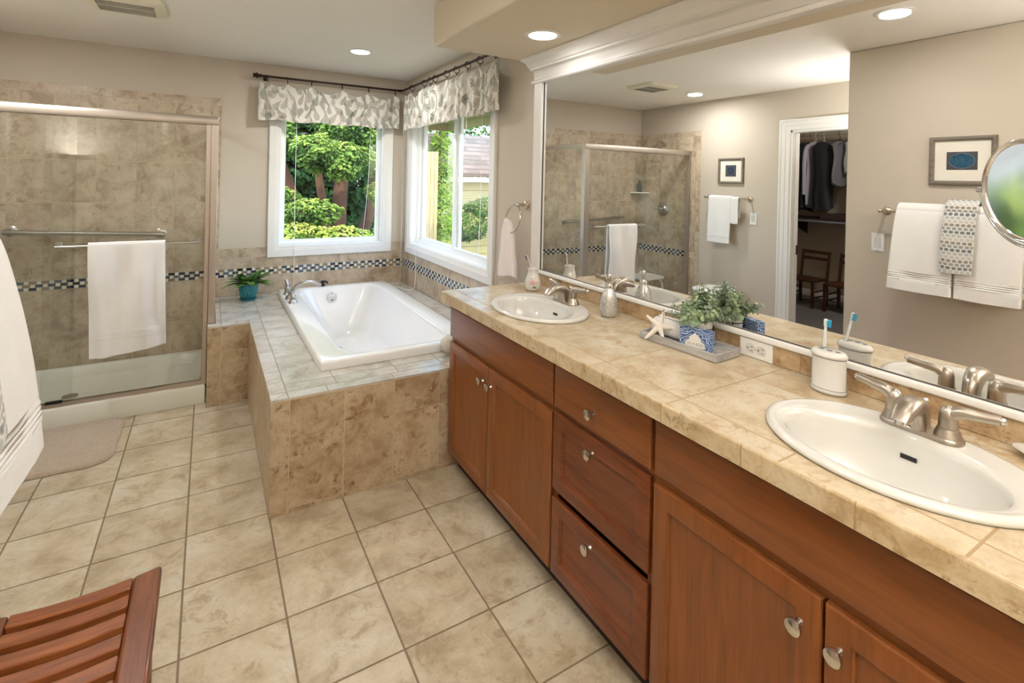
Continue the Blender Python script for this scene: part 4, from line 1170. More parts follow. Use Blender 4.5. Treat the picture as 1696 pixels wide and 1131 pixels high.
# towel ring
tr = thing('towel_ring', 'brushed nickel towel ring on the wall between window and mirror', 'towel ring', (1.66, 0.336, 1.368))
mb = MB(); rosette(mb, (1.6595, 0.336, 1.368), '-x', 0.032); mb.tube([(1.63, 0.336, 1.368), (1.600, 0.336, 1.368)], 0.008, 14); mb.sphere((1.597, 0.336, 1.366), 0.014, 16)
obj('mount', mb, M_NICKEL_W, tr, smooth=True)
mb = MB(); RC = Vector((1.592, 0.360, 1.285)); RR = 0.080
mb.tube([RC + Vector((-0.014 * (1 - math.cos(t)) , RR * math.sin(t), RR * math.cos(t))) for t in [2 * PI * k / 48 for k in range(49)]], 0.0055, 12, cap=False)
obj('ring', mb, M_NICKEL_W, tr, smooth=True)
n1, n2 = 120, 90
tt_, zz_ = np.meshgrid(np.linspace(0, 2 * PI, n1, endpoint=False), np.linspace(0, 1, n2), indexing='ij')
hw = 0.030 + 0.056 * np.minimum(1, zz_ * 1.35) ** 0.75 + 0.004 * np.sin(zz_ * 9)
hd = 0.018 + 0.016 * np.minimum(1, zz_ * 1.5)
pl = 1 + 0.10 * np.sin(tt_ * 5 + 1 + zz_ * 1.5) * np.clip(zz_ * 3, 0.3, 1) + 0.07 * np.sin(tt_ * 9 + 2 + zz_)
ca, sa = np.cos(tt_), np.sin(tt_)
ztop = RC.z - RR * 0.62
P = np.stack([1.572 + hd * sa * pl, 0.400 + 0.0 * zz_ + hw * np.sign(ca) * np.abs(ca) ** 0.7 * (1 + 0.05 * np.sin(zz_ * 7)), 1.268 - zz_ * 0.318 + 0.012 * np.sin(tt_ * 2) * zz_ + 0.016 * np.cos(tt_) * (1 - zz_) ** 3], -1)
capc = P[:, :1].mean(0, keepdims=True).repeat(n1, 0); capc[..., 2] += 0.010
P = np.concatenate([capc, capc * 0.45 + P[:, :1] * 0.55 + [0, 0, 0.004], P], 1)
tag(gridmesh('hand_towel', P, M_TERRY2, closed_u=True), 'pinkish white hand towel hanging from the towel ring', 'towel')

# bath mat
M_MAT = terry('shaggy_mat', 'bfac95', 260, 1.0, 0.5)
nx, ny = 230, 210
gx, gy = np.meshgrid(np.linspace(-1, 1, nx), np.linspace(-1, 1, ny), indexing='ij')
mx0, mx1, my0, my1 = -0.965, -0.352, 1.125, 1.690
cxm, cym, hx, hy = (mx0 + mx1) / 2, (my0 + my1) / 2, (mx1 - mx0) / 2, (my1 - my0) / 2
rc = 0.10
X = gx * hx; Y = gy * hy
ox = np.abs(X) - (hx - rc); oy = np.abs(Y) - (hy - rc)
crn = (ox > 0) & (oy > 0)
mxx = np.maximum(np.maximum(ox, oy), 1e-9); ln = np.hypot(np.maximum(ox, 0), np.maximum(oy, 0)) + 1e-9
f = np.where(crn, np.maximum(ox, oy) / ln, 1.0)
X = np.where(crn, np.sign(X) * ((hx - rc) + np.maximum(ox, 0) * f), X); Y = np.where(crn, np.sign(Y) * ((hy - rc) + np.maximum(oy, 0) * f), Y)
edge = np.minimum(1 - np.abs(gx), 1 - np.abs(gy))
rng = np.random.default_rng(4)
Z = 0.0015 + 0.019 * np.clip(edge / 0.035, 0, 1) ** 0.5 + rng.uniform(-0.0035, 0.0035, X.shape) * np.clip(edge / 0.02, 0, 1) + 0.003 * vnoise(X * 60, Y * 60, 2)
X = X + rng.uniform(-0.0015, 0.0015, X.shape); Y = Y + rng.uniform(-0.0015, 0.0015, X.shape)
tag(gridmesh('bath_mat', np.stack([cxm + X, cym + Y, Z], -1), M_MAT), 'beige shaggy bath mat on the floor in front of the shower', 'bath mat')

# ---- curtain rod, rings, valances
rod = thing('curtain_rod', 'dark bronze curtain rod bent around the window corner', 'curtain rod', (1.58, 2.417, 2.312))
mb = MB(); mb.tube([(0.405, 2.417, 2.308), (1.56, 2.417, 2.312)], 0.0095, 12); obj('rod', mb, M_BRONZE, rod, smooth=True)
mb = MB(); mb.tube([(1.58, 2.395, 2.312), (1.58, 0.53, 2.312)], 0.0095, 12); obj('rod', mb, M_BRONZE, rod, smooth=True)
mb = MB(); mb.tube([(1.55, 2.417, 2.312), (1.575, 2.412, 2.312), (1.58, 2.387, 2.312)], 0.0125, 12); obj('corner_joint', mb, M_BRONZE, rod, smooth=True)
FIN = [(0.010, 0), (0.017, 0.004), (0.017, 0.010), (0.011, 0.014), (0.011, 0.020), (0.022, 0.028), (0.024, 0.036), (0.014, 0.046), (0.018, 0.052), (0.018, 0.060), (0.0001, 0.062)]
mb = MB(); mb.lathe([(r_, -h) for r_, h in FIN], (0.405, 2.417, 2.308), 18, 'x'); obj('finial', mb, M_BRONZE, rod, smooth=True)
mb = MB(); mb.lathe(FIN, (1.58, 0.53, 2.312), 18, '-y'); obj('finial', mb, M_BRONZE, rod, smooth=True)
for c0, c1 in (((0.44, 2.4175, 2.308), (0.44, 2.504, 2.308)), ((1.58, 0.56, 2.312), (1.659, 0.56, 2.312))):
    mb = MB(); mb.bar(c0, c1, 0.014, 0.014); e = Vector(c1); dd = (Vector(c1) - Vector(c0)).normalized()
    mb.bar(e - dd * 0.006, e, 0.03, 0.05) ; obj('bracket', mb, M_BRONZE, rod, bevel=0.002)
RX = [0.455, 0.602, 0.790, 1.043, 1.275, 1.520]
RY = [2.132, 1.84, 1.705, 1.603, 1.377, 1.203, 1.013, 0.83, 0.615]
def ringm(c, axis):
    m = MB(); c = Vector(c); R0 = 0.0235
    if axis == 'x': m.tube([c + Vector((0.002 * math.sin(t), R0 * math.sin(t), R0 * math.cos(t) - 0.012)) for t in [2 * PI * k / 24 for k in range(25)]], 0.0028, 8, cap=False)
    else: m.tube([c + Vector((R0 * math.sin(t), 0.002 * math.sin(t), R0 * math.cos(t) - 0.012)) for t in [2 * PI * k / 24 for k in range(25)]], 0.0028, 8, cap=False)
    m.tube([c + Vector((0, 0, -0.0355)), c + Vector((0, 0, -0.052))], 0.003, 8)
    return m
r0 = obj('curtain_ring', ringm((0, 0, 0), 'x'), M_BRONZE, smooth=True)
tag(r0, 'dark bronze curtain ring on the rod above the back window', 'curtain ring', 'rings above the back window')
r0.location = (RX[0], 2.417, 2.309)
for x in RX[1:]:
    c_ = r0.copy(); COL.objects.link(c_); c_.location = (x, 2.417, 2.310)
r1 = obj('curtain_ring', ringm((0, 0, 0), 'y'), M_BRONZE, smooth=True)
tag(r1, 'dark bronze curtain ring on the rod above the right window', 'curtain ring', 'rings above the right window')
r1.location = (1.58, RY[0], 2.312)
for y in RY[1:]:
    c_ = r1.copy(); COL.objects.link(c_); c_.location = (1.58, y, 2.312)
FRC = [np.array(lin(c)[:3]) for c in ('6c7355', '7d7056', '5c6a55', '8b8164', '4d5a48', '756a4e')]
def fernpat(U, V, width, height, seed):
    """fern frond print; U along the cloth, V down from the top (m)"""
    rg = np.random.default_rng(seed)
    col = np.ones(U.shape + (3,)) * np.array(lin('e9e4da')[:3])
    pts = []
    step = 0.078
    for j in range(int(height / step) + 2):
        for i in range(int(width / step) + 2):
            pts.append(((i + (j % 2) * 0.5 + rg.uniform(-.2, .2)) * step, (j + rg.uniform(-.2, .2)) * step))
    rg.shuffle(pts)
    for (x, y) in pts:
        ang = rg.uniform(-0.9, 0.9) + (PI if rg.random() < 0.12 else 0); Ln = rg.uniform(0.095, 0.145); w = Ln * rg.uniform(0.20, 0.28); bend = rg.uniform(-2.5, 2.5)
        c = FRC[rg.integers(len(FRC))]; alpha = rg.uniform(0.65, 1.0)
        du, dv = U - x, -(V - y)
        sel = (np.abs(du) < 0.1) & (np.abs(dv) < 0.1)
        if not sel.any(): continue
        du, dv = du[sel], dv[sel]
        t = (du * math.sin(ang) + dv * math.cos(ang)) + Ln / 2
        q = du * math.cos(ang) - dv * math.sin(ang) - bend * (t - Ln / 2) ** 2
        tn = t / Ln
        hwid = w * np.clip(np.where(tn < 0.25, 0.55 + tn * 1.8, (1 - tn) * 1.35), 0, 1)
        sp = np.mod(t / 0.0135 - np.abs(q) / 0.0165, 1.0)
        m = (tn > 0) & (tn < 1) & (((np.abs(q) < hwid) & (sp < 0.55)) | (np.abs(q) < 0.0012))
        s2 = np.zeros(U.shape, bool); idx = np.argwhere(sel); idx = idx[m]
        col[idx[:, 0], idx[:, 1]] = col[idx[:, 0], idx[:, 1]] * (1 - alpha) + c * alpha
    return col
def valance(name, label, axis, fixed, a0, a1, peaks, zpk, zsag, zbot, d, seed, pleat, res=0.003, fold=None):
    W_ = abs(a1 - a0); nu = int(W_ * 1.15 / res); nv = int((zpk - zbot) / res)
    t = np.linspace(0, 1, nu)[:, None] * np.ones((1, nv)); v = np.ones((nu, 1)) * np.linspace(0, 1, nv)[None]
    a = a0 + (a1 - a0) * t
    pk = np.array(sorted(peaks)); aa = a[:, 0]
    lo = np.searchsorted(pk, aa) ; 
    left = np.where(lo > 0, pk[np.clip(lo - 1, 0, len(pk) - 1)], pk[0] - 0.15); right = np.where(lo < len(pk), pk[np.clip(lo, 0, len(pk) - 1)], pk[-1] + 0.15)
    gap = right - left; ph = (aa - left) / gap
    sag = np.sin(ph * PI) ** 0.8 * np.clip(gap / 0.22, 0.35, 1.15)
    ztop = zpk - (zpk - zsag) * sag
    zt = ztop[:, None]
    Z = zt + (zbot - zt) * v + 0.006 * np.sin(t * 23 + seed) * v
    near = np.exp(-((np.minimum(aa - left, right - aa)) / 0.035) ** 2)[:, None]
    # pinched at the clips, bellying between them
    off = pleat * (np.sin(ph * 2 * PI)[:, None] * 0.6 * (1 - 0.5 * v) + 0.7 * (vnoise(t * W_ * 17 + seed, v * 1.5, seed) - 0.5) * 2) + 0.012 * (1 - near) * (1 - v) + 0.010 * v
    off += pleat * 0.35 * np.sin(t * W_ * 95 + 2 * v + seed) * (0.4 + 0.6 * v)
    fx = fixed + d * off
    P = np.stack([a, fx, Z], -1) if axis == 'x' else np.stack([fx, a, Z], -1)
    col = fernpat(t * W_ * 1.12, v * (zpk - zbot), W_ * 1.12, zpk - zbot, seed)
    return tag(gridmesh(name, P, M_VAL, col, solid=0.0015), label, 'valance')
M_VAL = attr_mat('fern_print_cotton', 0.85, 700, 0.1, spec=0.15, trans=0.15)
valance('window_valance', 'white valance printed with green ferns above the back window', 'x', 2.412, 0.385, 1.555, [0.402] + RX, 2.262, 2.215, 1.952, -1, 11, 0.012)
valance('window_valance', 'white valance printed with green ferns above the right window', 'y', 1.572, 2.385, 0.545, [0.565] + RY, 2.262, 2.200, 1.935, -1, 23, 0.020)

# ---- blind cords
M_CORD = plain('white_cord', 'f2f0ea', 0.6)
bl1 = thing('window_blind', 'raised white blind of the back window, with thin hanging cords', 'blind', (1.0, 2.54, 2.02))
mb = MB(); mb.box(W1X0 + 0.012, 2.512, 1.985, W1X1 - 0.012, 2.556, 2.042); obj('headrail', mb, M_VINYL, bl1, bevel=0.003)
bl2 = thing('window_blind', 'raised white blind of the right window, with cords and a tassel', 'blind', (1.69, 1.56, 2.02))
mb = MB(); mb.box(1.668, W2Y0 + 0.012, 1.985, 1.708, W2Y1 - 0.012, 2.042); obj('headrail', mb, M_VINYL, bl2, bevel=0.003)
def cord(pr_, pts, r=0.0022):
    m = MB(); arc_tube(m, pts, [r] * len(pts), 8)
    return obj('cord', m, M_CORD, pr_, smooth=True)
cord(bl1, [(0.686, 2.478, 2.16), (0.686, 2.478, 1.2), (0.690, 2.478, 0.62), (0.665, 2.465, 0.545), (0.60, 2.475, 0.525), (0.53, 2.470, 0.522)])
cord(bl1, [(1.335, 2.535, 2.0), (1.32, 2.535, 1.5), (1.29, 2.535, 1.08), (1.27, 2.535, 0.96)], 0.0016)
cord(bl2, [(1.625, 2.06, 2.02), (1.628, 2.075, 1.2), (1.628, 2.08, 0.62), (1.610, 2.09, 0.53), (1.56, 2.14, 0.5215), (1.53, 2.25, 0.5215), (1.50, 2.30, 0.5215)])
cord(bl2, [(1.69, 0.99, 2.02), (1.69, 0.99, 1.4), (1.69, 1.0, 1.02), (1.69, 1.0, 0.925)], 0.0018)
mb = MB(); mb.tube([(1.70, 1.27, 2.03), (1.70, 1.27, 1.96)], 0.003, 8); mb.tube([(1.70, 1.27, 1.96), (1.70, 1.27, 1.90), (1.70, 1.272, 1.865)], [0.004, 0.006, 0.002], 10)
obj('tassel', mb, M_CORD, bl2, smooth=True)

# ============================================================ TEAK STOOL
M_TEAKX = wood('teak_slat', 'x', '5a2d12', '8a4a1e', 'a66230', 0.35, 0.2)
M_TEAKY = wood('teak_rail', 'y', '4d2410', '76401c', '8f5228', 0.35, 0.2)
M_TEAKZ = wood('teak_leg', 'z', '4d2410', '76401c', '8f5228', 0.35, 0.2)
st = thing('teak_stool', 'slatted reddish teak bath stool at the bottom left corner', 'stool', (0, 0, 0), rot=(0, 0, 0))
SX0, SX1, SY0, SY1, SZ = -0.392, -0.034, -1.040, -0.548, 0.462
def ztop(x): return SZ + 0.016 * ((x - (SX0 + SX1) / 2) / 0.18) ** 2 - 0.006
def slat(x0, x1, y0, y1, th=0.028):
    m = MB(); N = 14; rs = []
    for i in range(N + 1):
        x = x0 + (x1 - x0) * i / N; z = ztop(x)
        rs.append([(x, y0, z - th), (x, y1, z - th), (x, y1, z), (x, y0, z)])
    m.rings(rs, True, True); return m
for xa, xb in ((SX1 - 0.062, SX1), (SX0, SX0 + 0.062)):
    m = MB(); N = 6
    m.rings([[(x, SY0, ztop(x) - 0.030), (x, SY1, ztop(x) - 0.030), (x, SY1, ztop(x) + 0.001), (x, SY0, ztop(x) + 0.001)] for x in [xa + (xb - xa) * i / N for i in range(N + 1)]], True, True)
    obj('end_board', m, M_TEAKY, st, bevel=0.009, bseg=3)
nsl = 8
pitch = (SY1 - SY0) / nsl
for k in range(nsl):
    y1 = SY1 - k * pitch - 0.002; y0 = y1 - pitch + 0.0215
    obj('slat', slat(SX0 + 0.0625, SX1 - 0.0625, y0, y1), M_TEAKX, st, bevel=0.003)
for x, y in ((SX0 + 0.035, SY0 + 0.035), (SX1 - 0.035, SY0 + 0.035), (SX0 + 0.035, SY1 - 0.035), (SX1 - 0.035, SY1 - 0.035)):
    m = MB(); m.box(x - 0.019, y - 0.019, 0.0005, x + 0.019, y + 0.019, 0.430); obj('leg', m, M_TEAKZ, st, bevel=0.004)
for y in (SY0 + 0.035, SY1 - 0.035):
    m = MB(); m.box(SX0 + 0.055, y - 0.011, 0.375, SX1 - 0.055, y + 0.011, 0.425); obj('apron', m, M_TEAKX, st, bevel=0.002)
for x in (SX0 + 0.035, SX1 - 0.035):
    m = MB(); m.box(x - 0.010, SY0 + 0.055, 0.16, x + 0.010, SY1 - 0.055, 0.195); obj('stretcher', m, M_TEAKY, st, bevel=0.002)

# white hamper beside the shower (seen in the mirror)
hm = thing('laundry_hamper', 'round white lidded hamper between the shower and the closet doorway', 'hamper', (-1.17, 1.17, 0))
mb = MB(); mb.lathe([(0.165, 0.001), (0.168, 0.010), (0.180, 0.42), (0.176, 0.425)], (-1.17, 1.17, 0), 40); obj('bin', mb, plain('hamper_white', 'd9d4ca', 0.6), hm, smooth=True, angle=30)
mb = MB(); mb.lathe([(0.200, 0.426), (0.208, 0.434), (0.206, 0.446), (0.190, 0.456), (0.10, 0.463), (0.0001, 0.465)], (-1.17, 1.17, 0), 48); obj('lid', mb, M_WHITEP, hm, smooth=True)

# ============================================================ PICTURES AND SWITCHES
def picture(label, x, y0, y1, z0, z1, mw, kind):
    r = thing('framed_picture', label, 'picture', (x, (y0 + y1) / 2, z0))
    fm = wood('picture_frame_wood', 'y', '5f564c', '7b7165', '958a7c', 0.5, 0.1)
    m = MB(); rframe(m, 'x', x + 0.0008, 1, (y0, y1, z0, z1), [(0, 0), (0, 0.014), (0.003, 0.018), (0.014, 0.020), (0.018, 0.016), (0.022, 0.015), (0.026, 0.008), (0.026, 0.0), (0, 0)]); obj('frame', m, fm, r)
    m = MB(); m.box(x + 0.001, y0 + 0.024, z0 + 0.024, x + 0.006, y1 - 0.024, z1 - 0.024); obj('mat_board', m, plain('mat_board', 'e7e2d4', 0.8), r)
    t = NT('agate_print'); v = t.mapping(t.obc(), sc=(1, 1, 1))
    n = t.noise(v, 30, 5, 0.6, 0.8)
    ac = ((y0 + y1) / 2, (z0 + z1) / 2)
    m = MB(); a, b = mw
    m.box(x + 0.0065, ac[0] - a, ac[1] - b, x + 0.0075, ac[0] + a, ac[1] + b)
    t.base(t.mix(n, lin('38383e'), lin('56545a'))); t.par(0.6); pr_ = obj('print', m, t.mat, r)
    t = NT('agate_stone'); n = t.noise(t.obc(), 26, 6, 0.6, 1.5)
    t.base(t.ramp(n, [(0.3, lin('10253a')), (0.5, lin('1d4a66')), (0.7, lin('2f6d80'))] if kind == 'blue' else [(0.3, lin('1b2230')), (0.5, lin('2b3648')), (0.72, lin('46566a'))])); t.par(0.5)
    m = MB(); q = 0.80 if kind == 'blue' else 0.72
    m.add([(x + 0.0078, ac[0] + a * q * math.cos(k * PI / 20) * (1 + 0.04 * math.sin(3 * k)), ac[1] + b * q * math.sin(k * PI / 20)) for k in range(40)] + [(x + 0.0078, ac[0], ac[1])], [(k, (k + 1) % 40, 40) for k in range(40)])
    obj('oval_motif', m, t.mat, pr_)
    m = MB(); L = [(x + 0.0080, ac[0] + a * (q + 0.03) * math.cos(k * PI / 20), ac[1] + b * (q + 0.04) * math.sin(k * PI / 20)) for k in range(41)]
    m.tube(L, 0.0006, 5); obj('oval_outline', m, plain('pale_outline', 'a9b4b6', 0.6), pr_)
picture('square grey-framed picture of a dark stone above the rail by the shower', XL, 1.052, 1.352, 1.520, 1.790, (0.062, 0.060), 'grey')
picture('grey-framed picture of a blue oval agate above the towels on the near left wall', XE, -1.160, -0.855, 1.540, 1.822, (0.070, 0.052), 'blue')
def switch(label, x, y, z):
    r = thing('light_switch', label, 'light switch', (x, y, z))
    m = MB(); m.box(x + 0.0005, y - 0.037, z - 0.058, x + 0.006, y + 0.037, z + 0.058); obj('plate', m, M_WHITEP, r, bevel=0.002)
    m = MB(); m.prism([(x + 0.0062, z - 0.033), (x + 0.0095, z - 0.033), (x + 0.0070, z + 0.033), (x + 0.0062, z + 0.033)], 'y', y - 0.0165, y + 0.0165); obj('rocker', m, M_PORC, r, bevel=0.0005)
    m = MB()
    for s in (-1, 1): m.lathe([(0.003, 0.0061), (0.0028, 0.0072), (0.0001, 0.0074)], (x, y, z + s * 0.049), 10, 'x')
    obj('screw', m, M_STEEL, r)
switch('white light switch below the towel rail beside the closet doorway', XL, 0.935, 1.172)
switch('white light switch left of the towels on the near left wall', XE, -0.592, 1.165)
# ============================================================ THINGS ON THE COUNTER
Z0 = ZT + 0.0008
# flowered tumbler + toothbrush
vs = thing('flower_tumbler', 'white ceramic tumbler painted with a pink flower, by the far sink', 'tumbler', (1.530, 0.060, Z0))
VC = Vector((1.530, 0.060, Z0))
VP = [(0.026, 0), (0.036, 0.003), (0.0405, 0.018), (0.0415, 0.035), (0.039, 0.055), (0.032, 0.076), (0.0275, 0.092), (0.028, 0.103), (0.032, 0.114)]
mb = MB(); mb.lathe(VP + [(0.0295, 0.114), (0.0255, 0.103), (0.025, 0.092), (0.029, 0.07), (0.033, 0.03), (0.02, 0.012), (0.0001, 0.011)], VC, 40)
obj('vessel', mb, M_PORC, vs, smooth=True, angle=60)
def vrad(h):
    for (r0_, h0), (r1_, h1) in zip(VP, VP[1:]):
        if h0 <= h <= h1: return r0_ + (r1_ - r0_) * (h - h0) / (h1 - h0 + 1e-9)
    return 0.03
def decal(name, items, mat):
    m = MB()
    for th, h, rx, rz, rot in items:
        pts = []
        for k in range(14):
            t = 2 * PI * k / 14; a, b = rx * math.cos(t), rz * math.sin(t)
            u_, v_ = a * math.cos(rot) - b * math.sin(rot), a * math.sin(rot) + b * math.cos(rot)
            hh = h + v_; rr_ = vrad(hh) + 0.0006
            an = th + u_ / rr_; pts.append((VC.x + rr_ * math.cos(an), VC.y + rr_ * math.sin(an), VC.z + hh))
        rr_ = vrad(h) + 0.0009; pts.append((VC.x + rr_ * math.cos(th), VC.y + rr_ * math.sin(th), VC.z + h))
        m.add(pts, [(k, (k + 1) % 14, 14) for k in range(14)])
    obj(name, m, mat, vs)
th0 = math.radians(237)
decal('painted_flower', [(th0 + 0.22 * math.cos(k * 1.256), 0.046 + 0.0085 * math.sin(k * 1.256), 0.0075, 0.0055, k * 1.256) for k in range(5)] + [(th0 + 0.1 * math.cos(k * 1.57 + 1), 0.046 + 0.004 * math.sin(k * 1.57 + 1), 0.005, 0.004, 0) for k in range(4)], plain('painted_pink', 'e3a9a0', 0.2, var=0.15, vscale=150))
decal('painted_leaves', [(th0 + 0.12, 0.022, 0.008, 0.0035, 0.6), (th0 + 0.35, 0.020, 0.007, 0.003, -0.5), (th0 - 0.1, 0.066, 0.003, 0.0016, 1.3), (th0 + 0.3, 0.068, 0.003, 0.0016, 0.9), (th0 + 0.55, 0.046, 0.0035, 0.0018, 0.2), (th0 - 0.3, 0.064, 0.0028, 0.0014, 1.8)], plain('painted_green', '4d5b4e', 0.3))
def toothbrush(label, base, tip, mat_h, mat_b, fdir):
    r = thing('toothbrush', label, 'toothbrush', base)
    b, t = Vector(base), Vector(tip); d = (t - b).normalized(); n = Vector(fdir); n = (n - d * n.dot(d)).normalized()
    m = MB(); m.tube([b, b + (t - b) * 0.5, b + (t - b) * 0.78, t - d * 0.026, t - d * 0.020, t - d * 0.002, t], [0.0045, 0.0045, 0.003, 0.0030, 0.0052, 0.0052, 0.002], 10, flat=0.75)
    obj('handle', m, mat_h, r, smooth=True)
    m = MB(); s_ = d.cross(n)
    for i in range(5):
        for j in (-1, 0, 1):
            c = t - d * (0.004 + i * 0.0043) + s_ * (j * 0.0032); m.tube([c + n * 0.003, c + n * 0.0135], 0.00155, 6)
    obj('bristles', m, mat_b, r)
toothbrush('lilac toothbrush leaning in the flowered tumbler', (1.545, 0.035, Z0 + 0.013), (1.520, 0.108, Z0 + 0.178), plain('lilac_plastic', 'cdb3c4', 0.3), plain('dark_bristle', '5a4660', 0.6), (0, 0.3, -1))

# soap dispenser
pd = thing('soap_dispenser', 'ribbed silvery ceramic soap dispenser with a metal pump, in front of the mirror', 'soap dispenser', (1.548, -0.512, Z0))
PC = Vector((1.548, -0.512, Z0))
mb = MB(); seg = 96; prof = [(0.024, 0), (0.031, 0.002), (0.0365, 0.018), (0.0385, 0.038), (0.0375, 0.058), (0.033, 0.080), (0.026, 0.100), (0.019, 0.114), (0.0165, 0.122)]
mb.rings([[(PC.x + (r_ * (1 + 0.028 * abs(math.sin(12 * 2 * PI * k / seg))) * math.cos(2 * PI * k / seg)), PC.y + (r_ * (1 + 0.028 * abs(math.sin(12 * 2 * PI * k / seg))) * math.sin(2 * PI * k / seg)), PC.z + h) for k in range(seg)] for r_, h in prof], True, True)
t = NT('crackle_glaze'); n = t.noise(t.obc(), 90, 4, 0.7, 1.0)
t.base(t.ramp(n, [(0.3, lin('8d8c88')), (0.5, lin('c3c3bf')), (0.7, lin('e6e5e0'))])); t.par(0.18, 0.35, 0.6, coat=0.4)
obj('bottle', mb, t.mat, pd, smooth=True, angle=60)
mb = MB(); mb.lathe([(0.0165, 0.122), (0.0165, 0.136), (0.0145, 0.139), (0.0145, 0.144), (0.006, 0.1445), (0.006, 0.160), (0.0095, 0.162), (0.0095, 0.178), (0.0075, 0.182), (0.0001, 0.183)], PC, 28)
arc_tube(mb, [PC + Vector((0, 0, 0.171)), PC + Vector((-0.006, 0.020, 0.171)), PC + Vector((-0.012, 0.038, 0.167))], [0.0055, 0.0045, 0.0035], 10)
obj('pump', mb, M_CHROME, pd, smooth=True, angle=35)

# grey tray
TA = math.radians(4)
def trp(u, v, z):  # u along the tray (towards the camera, -y), v across (+x)
    return Vector((1.533 + u * math.sin(TA) + v * math.cos(TA), -0.948 - u * math.cos(TA) + v * math.sin(TA), Z0 + z))
tray = thing('serving_tray', 'long narrow weathered grey wooden tray beside the outlet', 'tray', trp(0, 0, 0))
ux, vx_ = (trp(1, 0, 0) - trp(0, 0, 0)), (trp(0, 1, 0) - trp(0, 0, 0)); up = Vector((0, 0, 1))
M_TRAY = wood('weathered_grey_wood', 'y', '8f8c88', 'a9a6a1', 'c8c5bf', 0.7, 0.0)
TL, TW = 0.160, 0.070
mb = MB(); mb.obox(trp(0, 0, 0.004), ux, vx_, up, TL - 0.006, TW - 0.006, 0.004)
obj('tray_base', mb, M_TRAY, tray)
mb = MB()
def trring(i, z): return [tuple(trp(a * (TL - i), b * (TW - i), z)) for a, b in ((-1, -1), (1, -1), (1, 1), (-1, 1))]
mb.rings([trring(0.003, 0), trring(0, 0.002), trring(0, 0.026), trring(0.001, 0.0275), trring(0.006, 0.0275), trring(0.007, 0.026), trring(0.007, 0.004), trring(0.003, 0)])
obj('tray_rim', mb, M_TRAY, tray)
# rolled white towel
rt = thing('rolled_washcloth', 'small rolled white washcloth lying in the tray behind the starfish', 'washcloth', trp(-0.085, 0.012, 0.008))
mb = MB(); N = 120
sp = []
for k in range(N + 1):
    t = k / N * 2 * PI * 3.2; r_ = 0.006 + 0.0275 * k / N; sp.append((r_ * math.cos(t), r_ * math.sin(t)))
pts0 = [trp(-0.148, 0.012 + a, 0.0425 + b) for a, b in sp]; pts1 = [trp(-0.022, 0.012 + a, 0.0425 + b) for a, b in sp]
mb.add(pts0 + pts1, [(k, k + 1, N + 2 + k, N + 1 + k) for k in range(N)])
o_ = obj('towel_roll', mb, M_TERRY, rt, smooth=True, angle=60, recalc=False); b_ = o_.modifiers.new('s', 'SOLIDIFY'); b_.thickness = 0.007; b_.offset = 0
# starfish
sf = MB(); sc_ = trp(-0.092, -0.044, 0.054); nrm = (Vector((-0.62, -0.52, 0.58))).normalized()
e1 = Vector((0, 0, 1)).cross(nrm).normalized(); e2 = nrm.cross(e1)
arms = [(90 - 14, 0.066), (90 - 14 - 76, 0.060), (90 - 160, 0.060), (90 + 14 + 124, 0.072), (90 + 52, 0.062)]
V_ = []; NA = 5
ring_n = 60
def starr(a):
    best = 0.016
    for ang, L in arms:
        dlt = (a - math.radians(ang) + PI) % (2 * PI) - PI
        # arm of half width w tapering to its tip
        best = max(best, min(L, 0.0125 / (abs(math.sin(dlt)) + 0.17 * (1) + 1e-6)) if abs(dlt) < PI / 2 else 0)
    return best
sf2 = MB()
for ang, L in arms:
    a = math.radians(ang); dirv = e1 * math.cos(a) + e2 * math.sin(a)
    sf2.tube([sc_ - dirv * 0.004, sc_ + dirv * L * 0.3, sc_ + dirv * L * 0.65, sc_ + dirv * L * 0.92, sc_ + dirv * L], [0.0105, 0.0095, 0.0070, 0.0045, 0.0015], 12, flat=1.0)
sf2.sphere(sc_, 0.0115, 14)
o_ = obj('starfish', sf2, plain('starfish_white', 'e9e0d4', 0.8, var=0.05, bump=0.5, bscale=500), smooth=True, angle=80, recalc=True)
rm = o_.modifiers.new('remesh', 'REMESH'); rm.mode = 'VOXEL'; rm.voxel_size = 0.0016; rm.use_smooth_shade = True
sm_ = o_.modifiers.new('smooth', 'SMOOTH'); sm_.iterations = 6
tag(o_, 'white five-armed starfish leaning on the rolled washcloth in the tray', 'starfish')
# potted eucalyptus
PP = trp(0.026, 0.030, 0.018)
pp = thing('potted_eucalyptus', 'small artificial eucalyptus plant in a marble pot on the tray', 'potted plant', PP + Vector((0, 0, -0.010)))
t = NT('pot_marble'); n = t.noise(t.obc(), 40, 6, 0.6, 2.0)
t.base(t.ramp(n, [(0.40, lin('e2e0dc')), (0.52, lin('b9b8b6')), (0.6, lin('e6e4e0'))])); t.par(0.4)
mb = MB(); mb.lathe([(0.030, 0.030), (0.040, 0.034), (0.043, 0.056), (0.0435, 0.080), (0.039, 0.080), (0.038, 0.070), (0.0001, 0.069)], PP, 36)
obj('pot', mb, t.mat, pp, smooth=True, angle=40)
mb = MB()
mb.tube([PP + Vector((0.0465 * math.cos(2 * PI * k / 36), 0.0465 * math.sin(2 * PI * k / 36), 0.056)) for k in range(37)], 0.0018, 8, cap=False)
for k in range(4):
    a = PI / 4 + k * PI / 2
    mb.tube([PP + Vector((0.0475 * math.cos(a), 0.0475 * math.sin(a), 0.062)), PP + Vector((0.0475 * math.cos(a), 0.0475 * math.sin(a), -0.0095))], 0.0018, 8)
mb.tube([PP + Vector((-0.0475 * 0.707, -0.0475 * 0.707, 0.030)), PP + Vector((0.0475 * 0.707, 0.0475 * 0.707, 0.030))], 0.0016, 8)
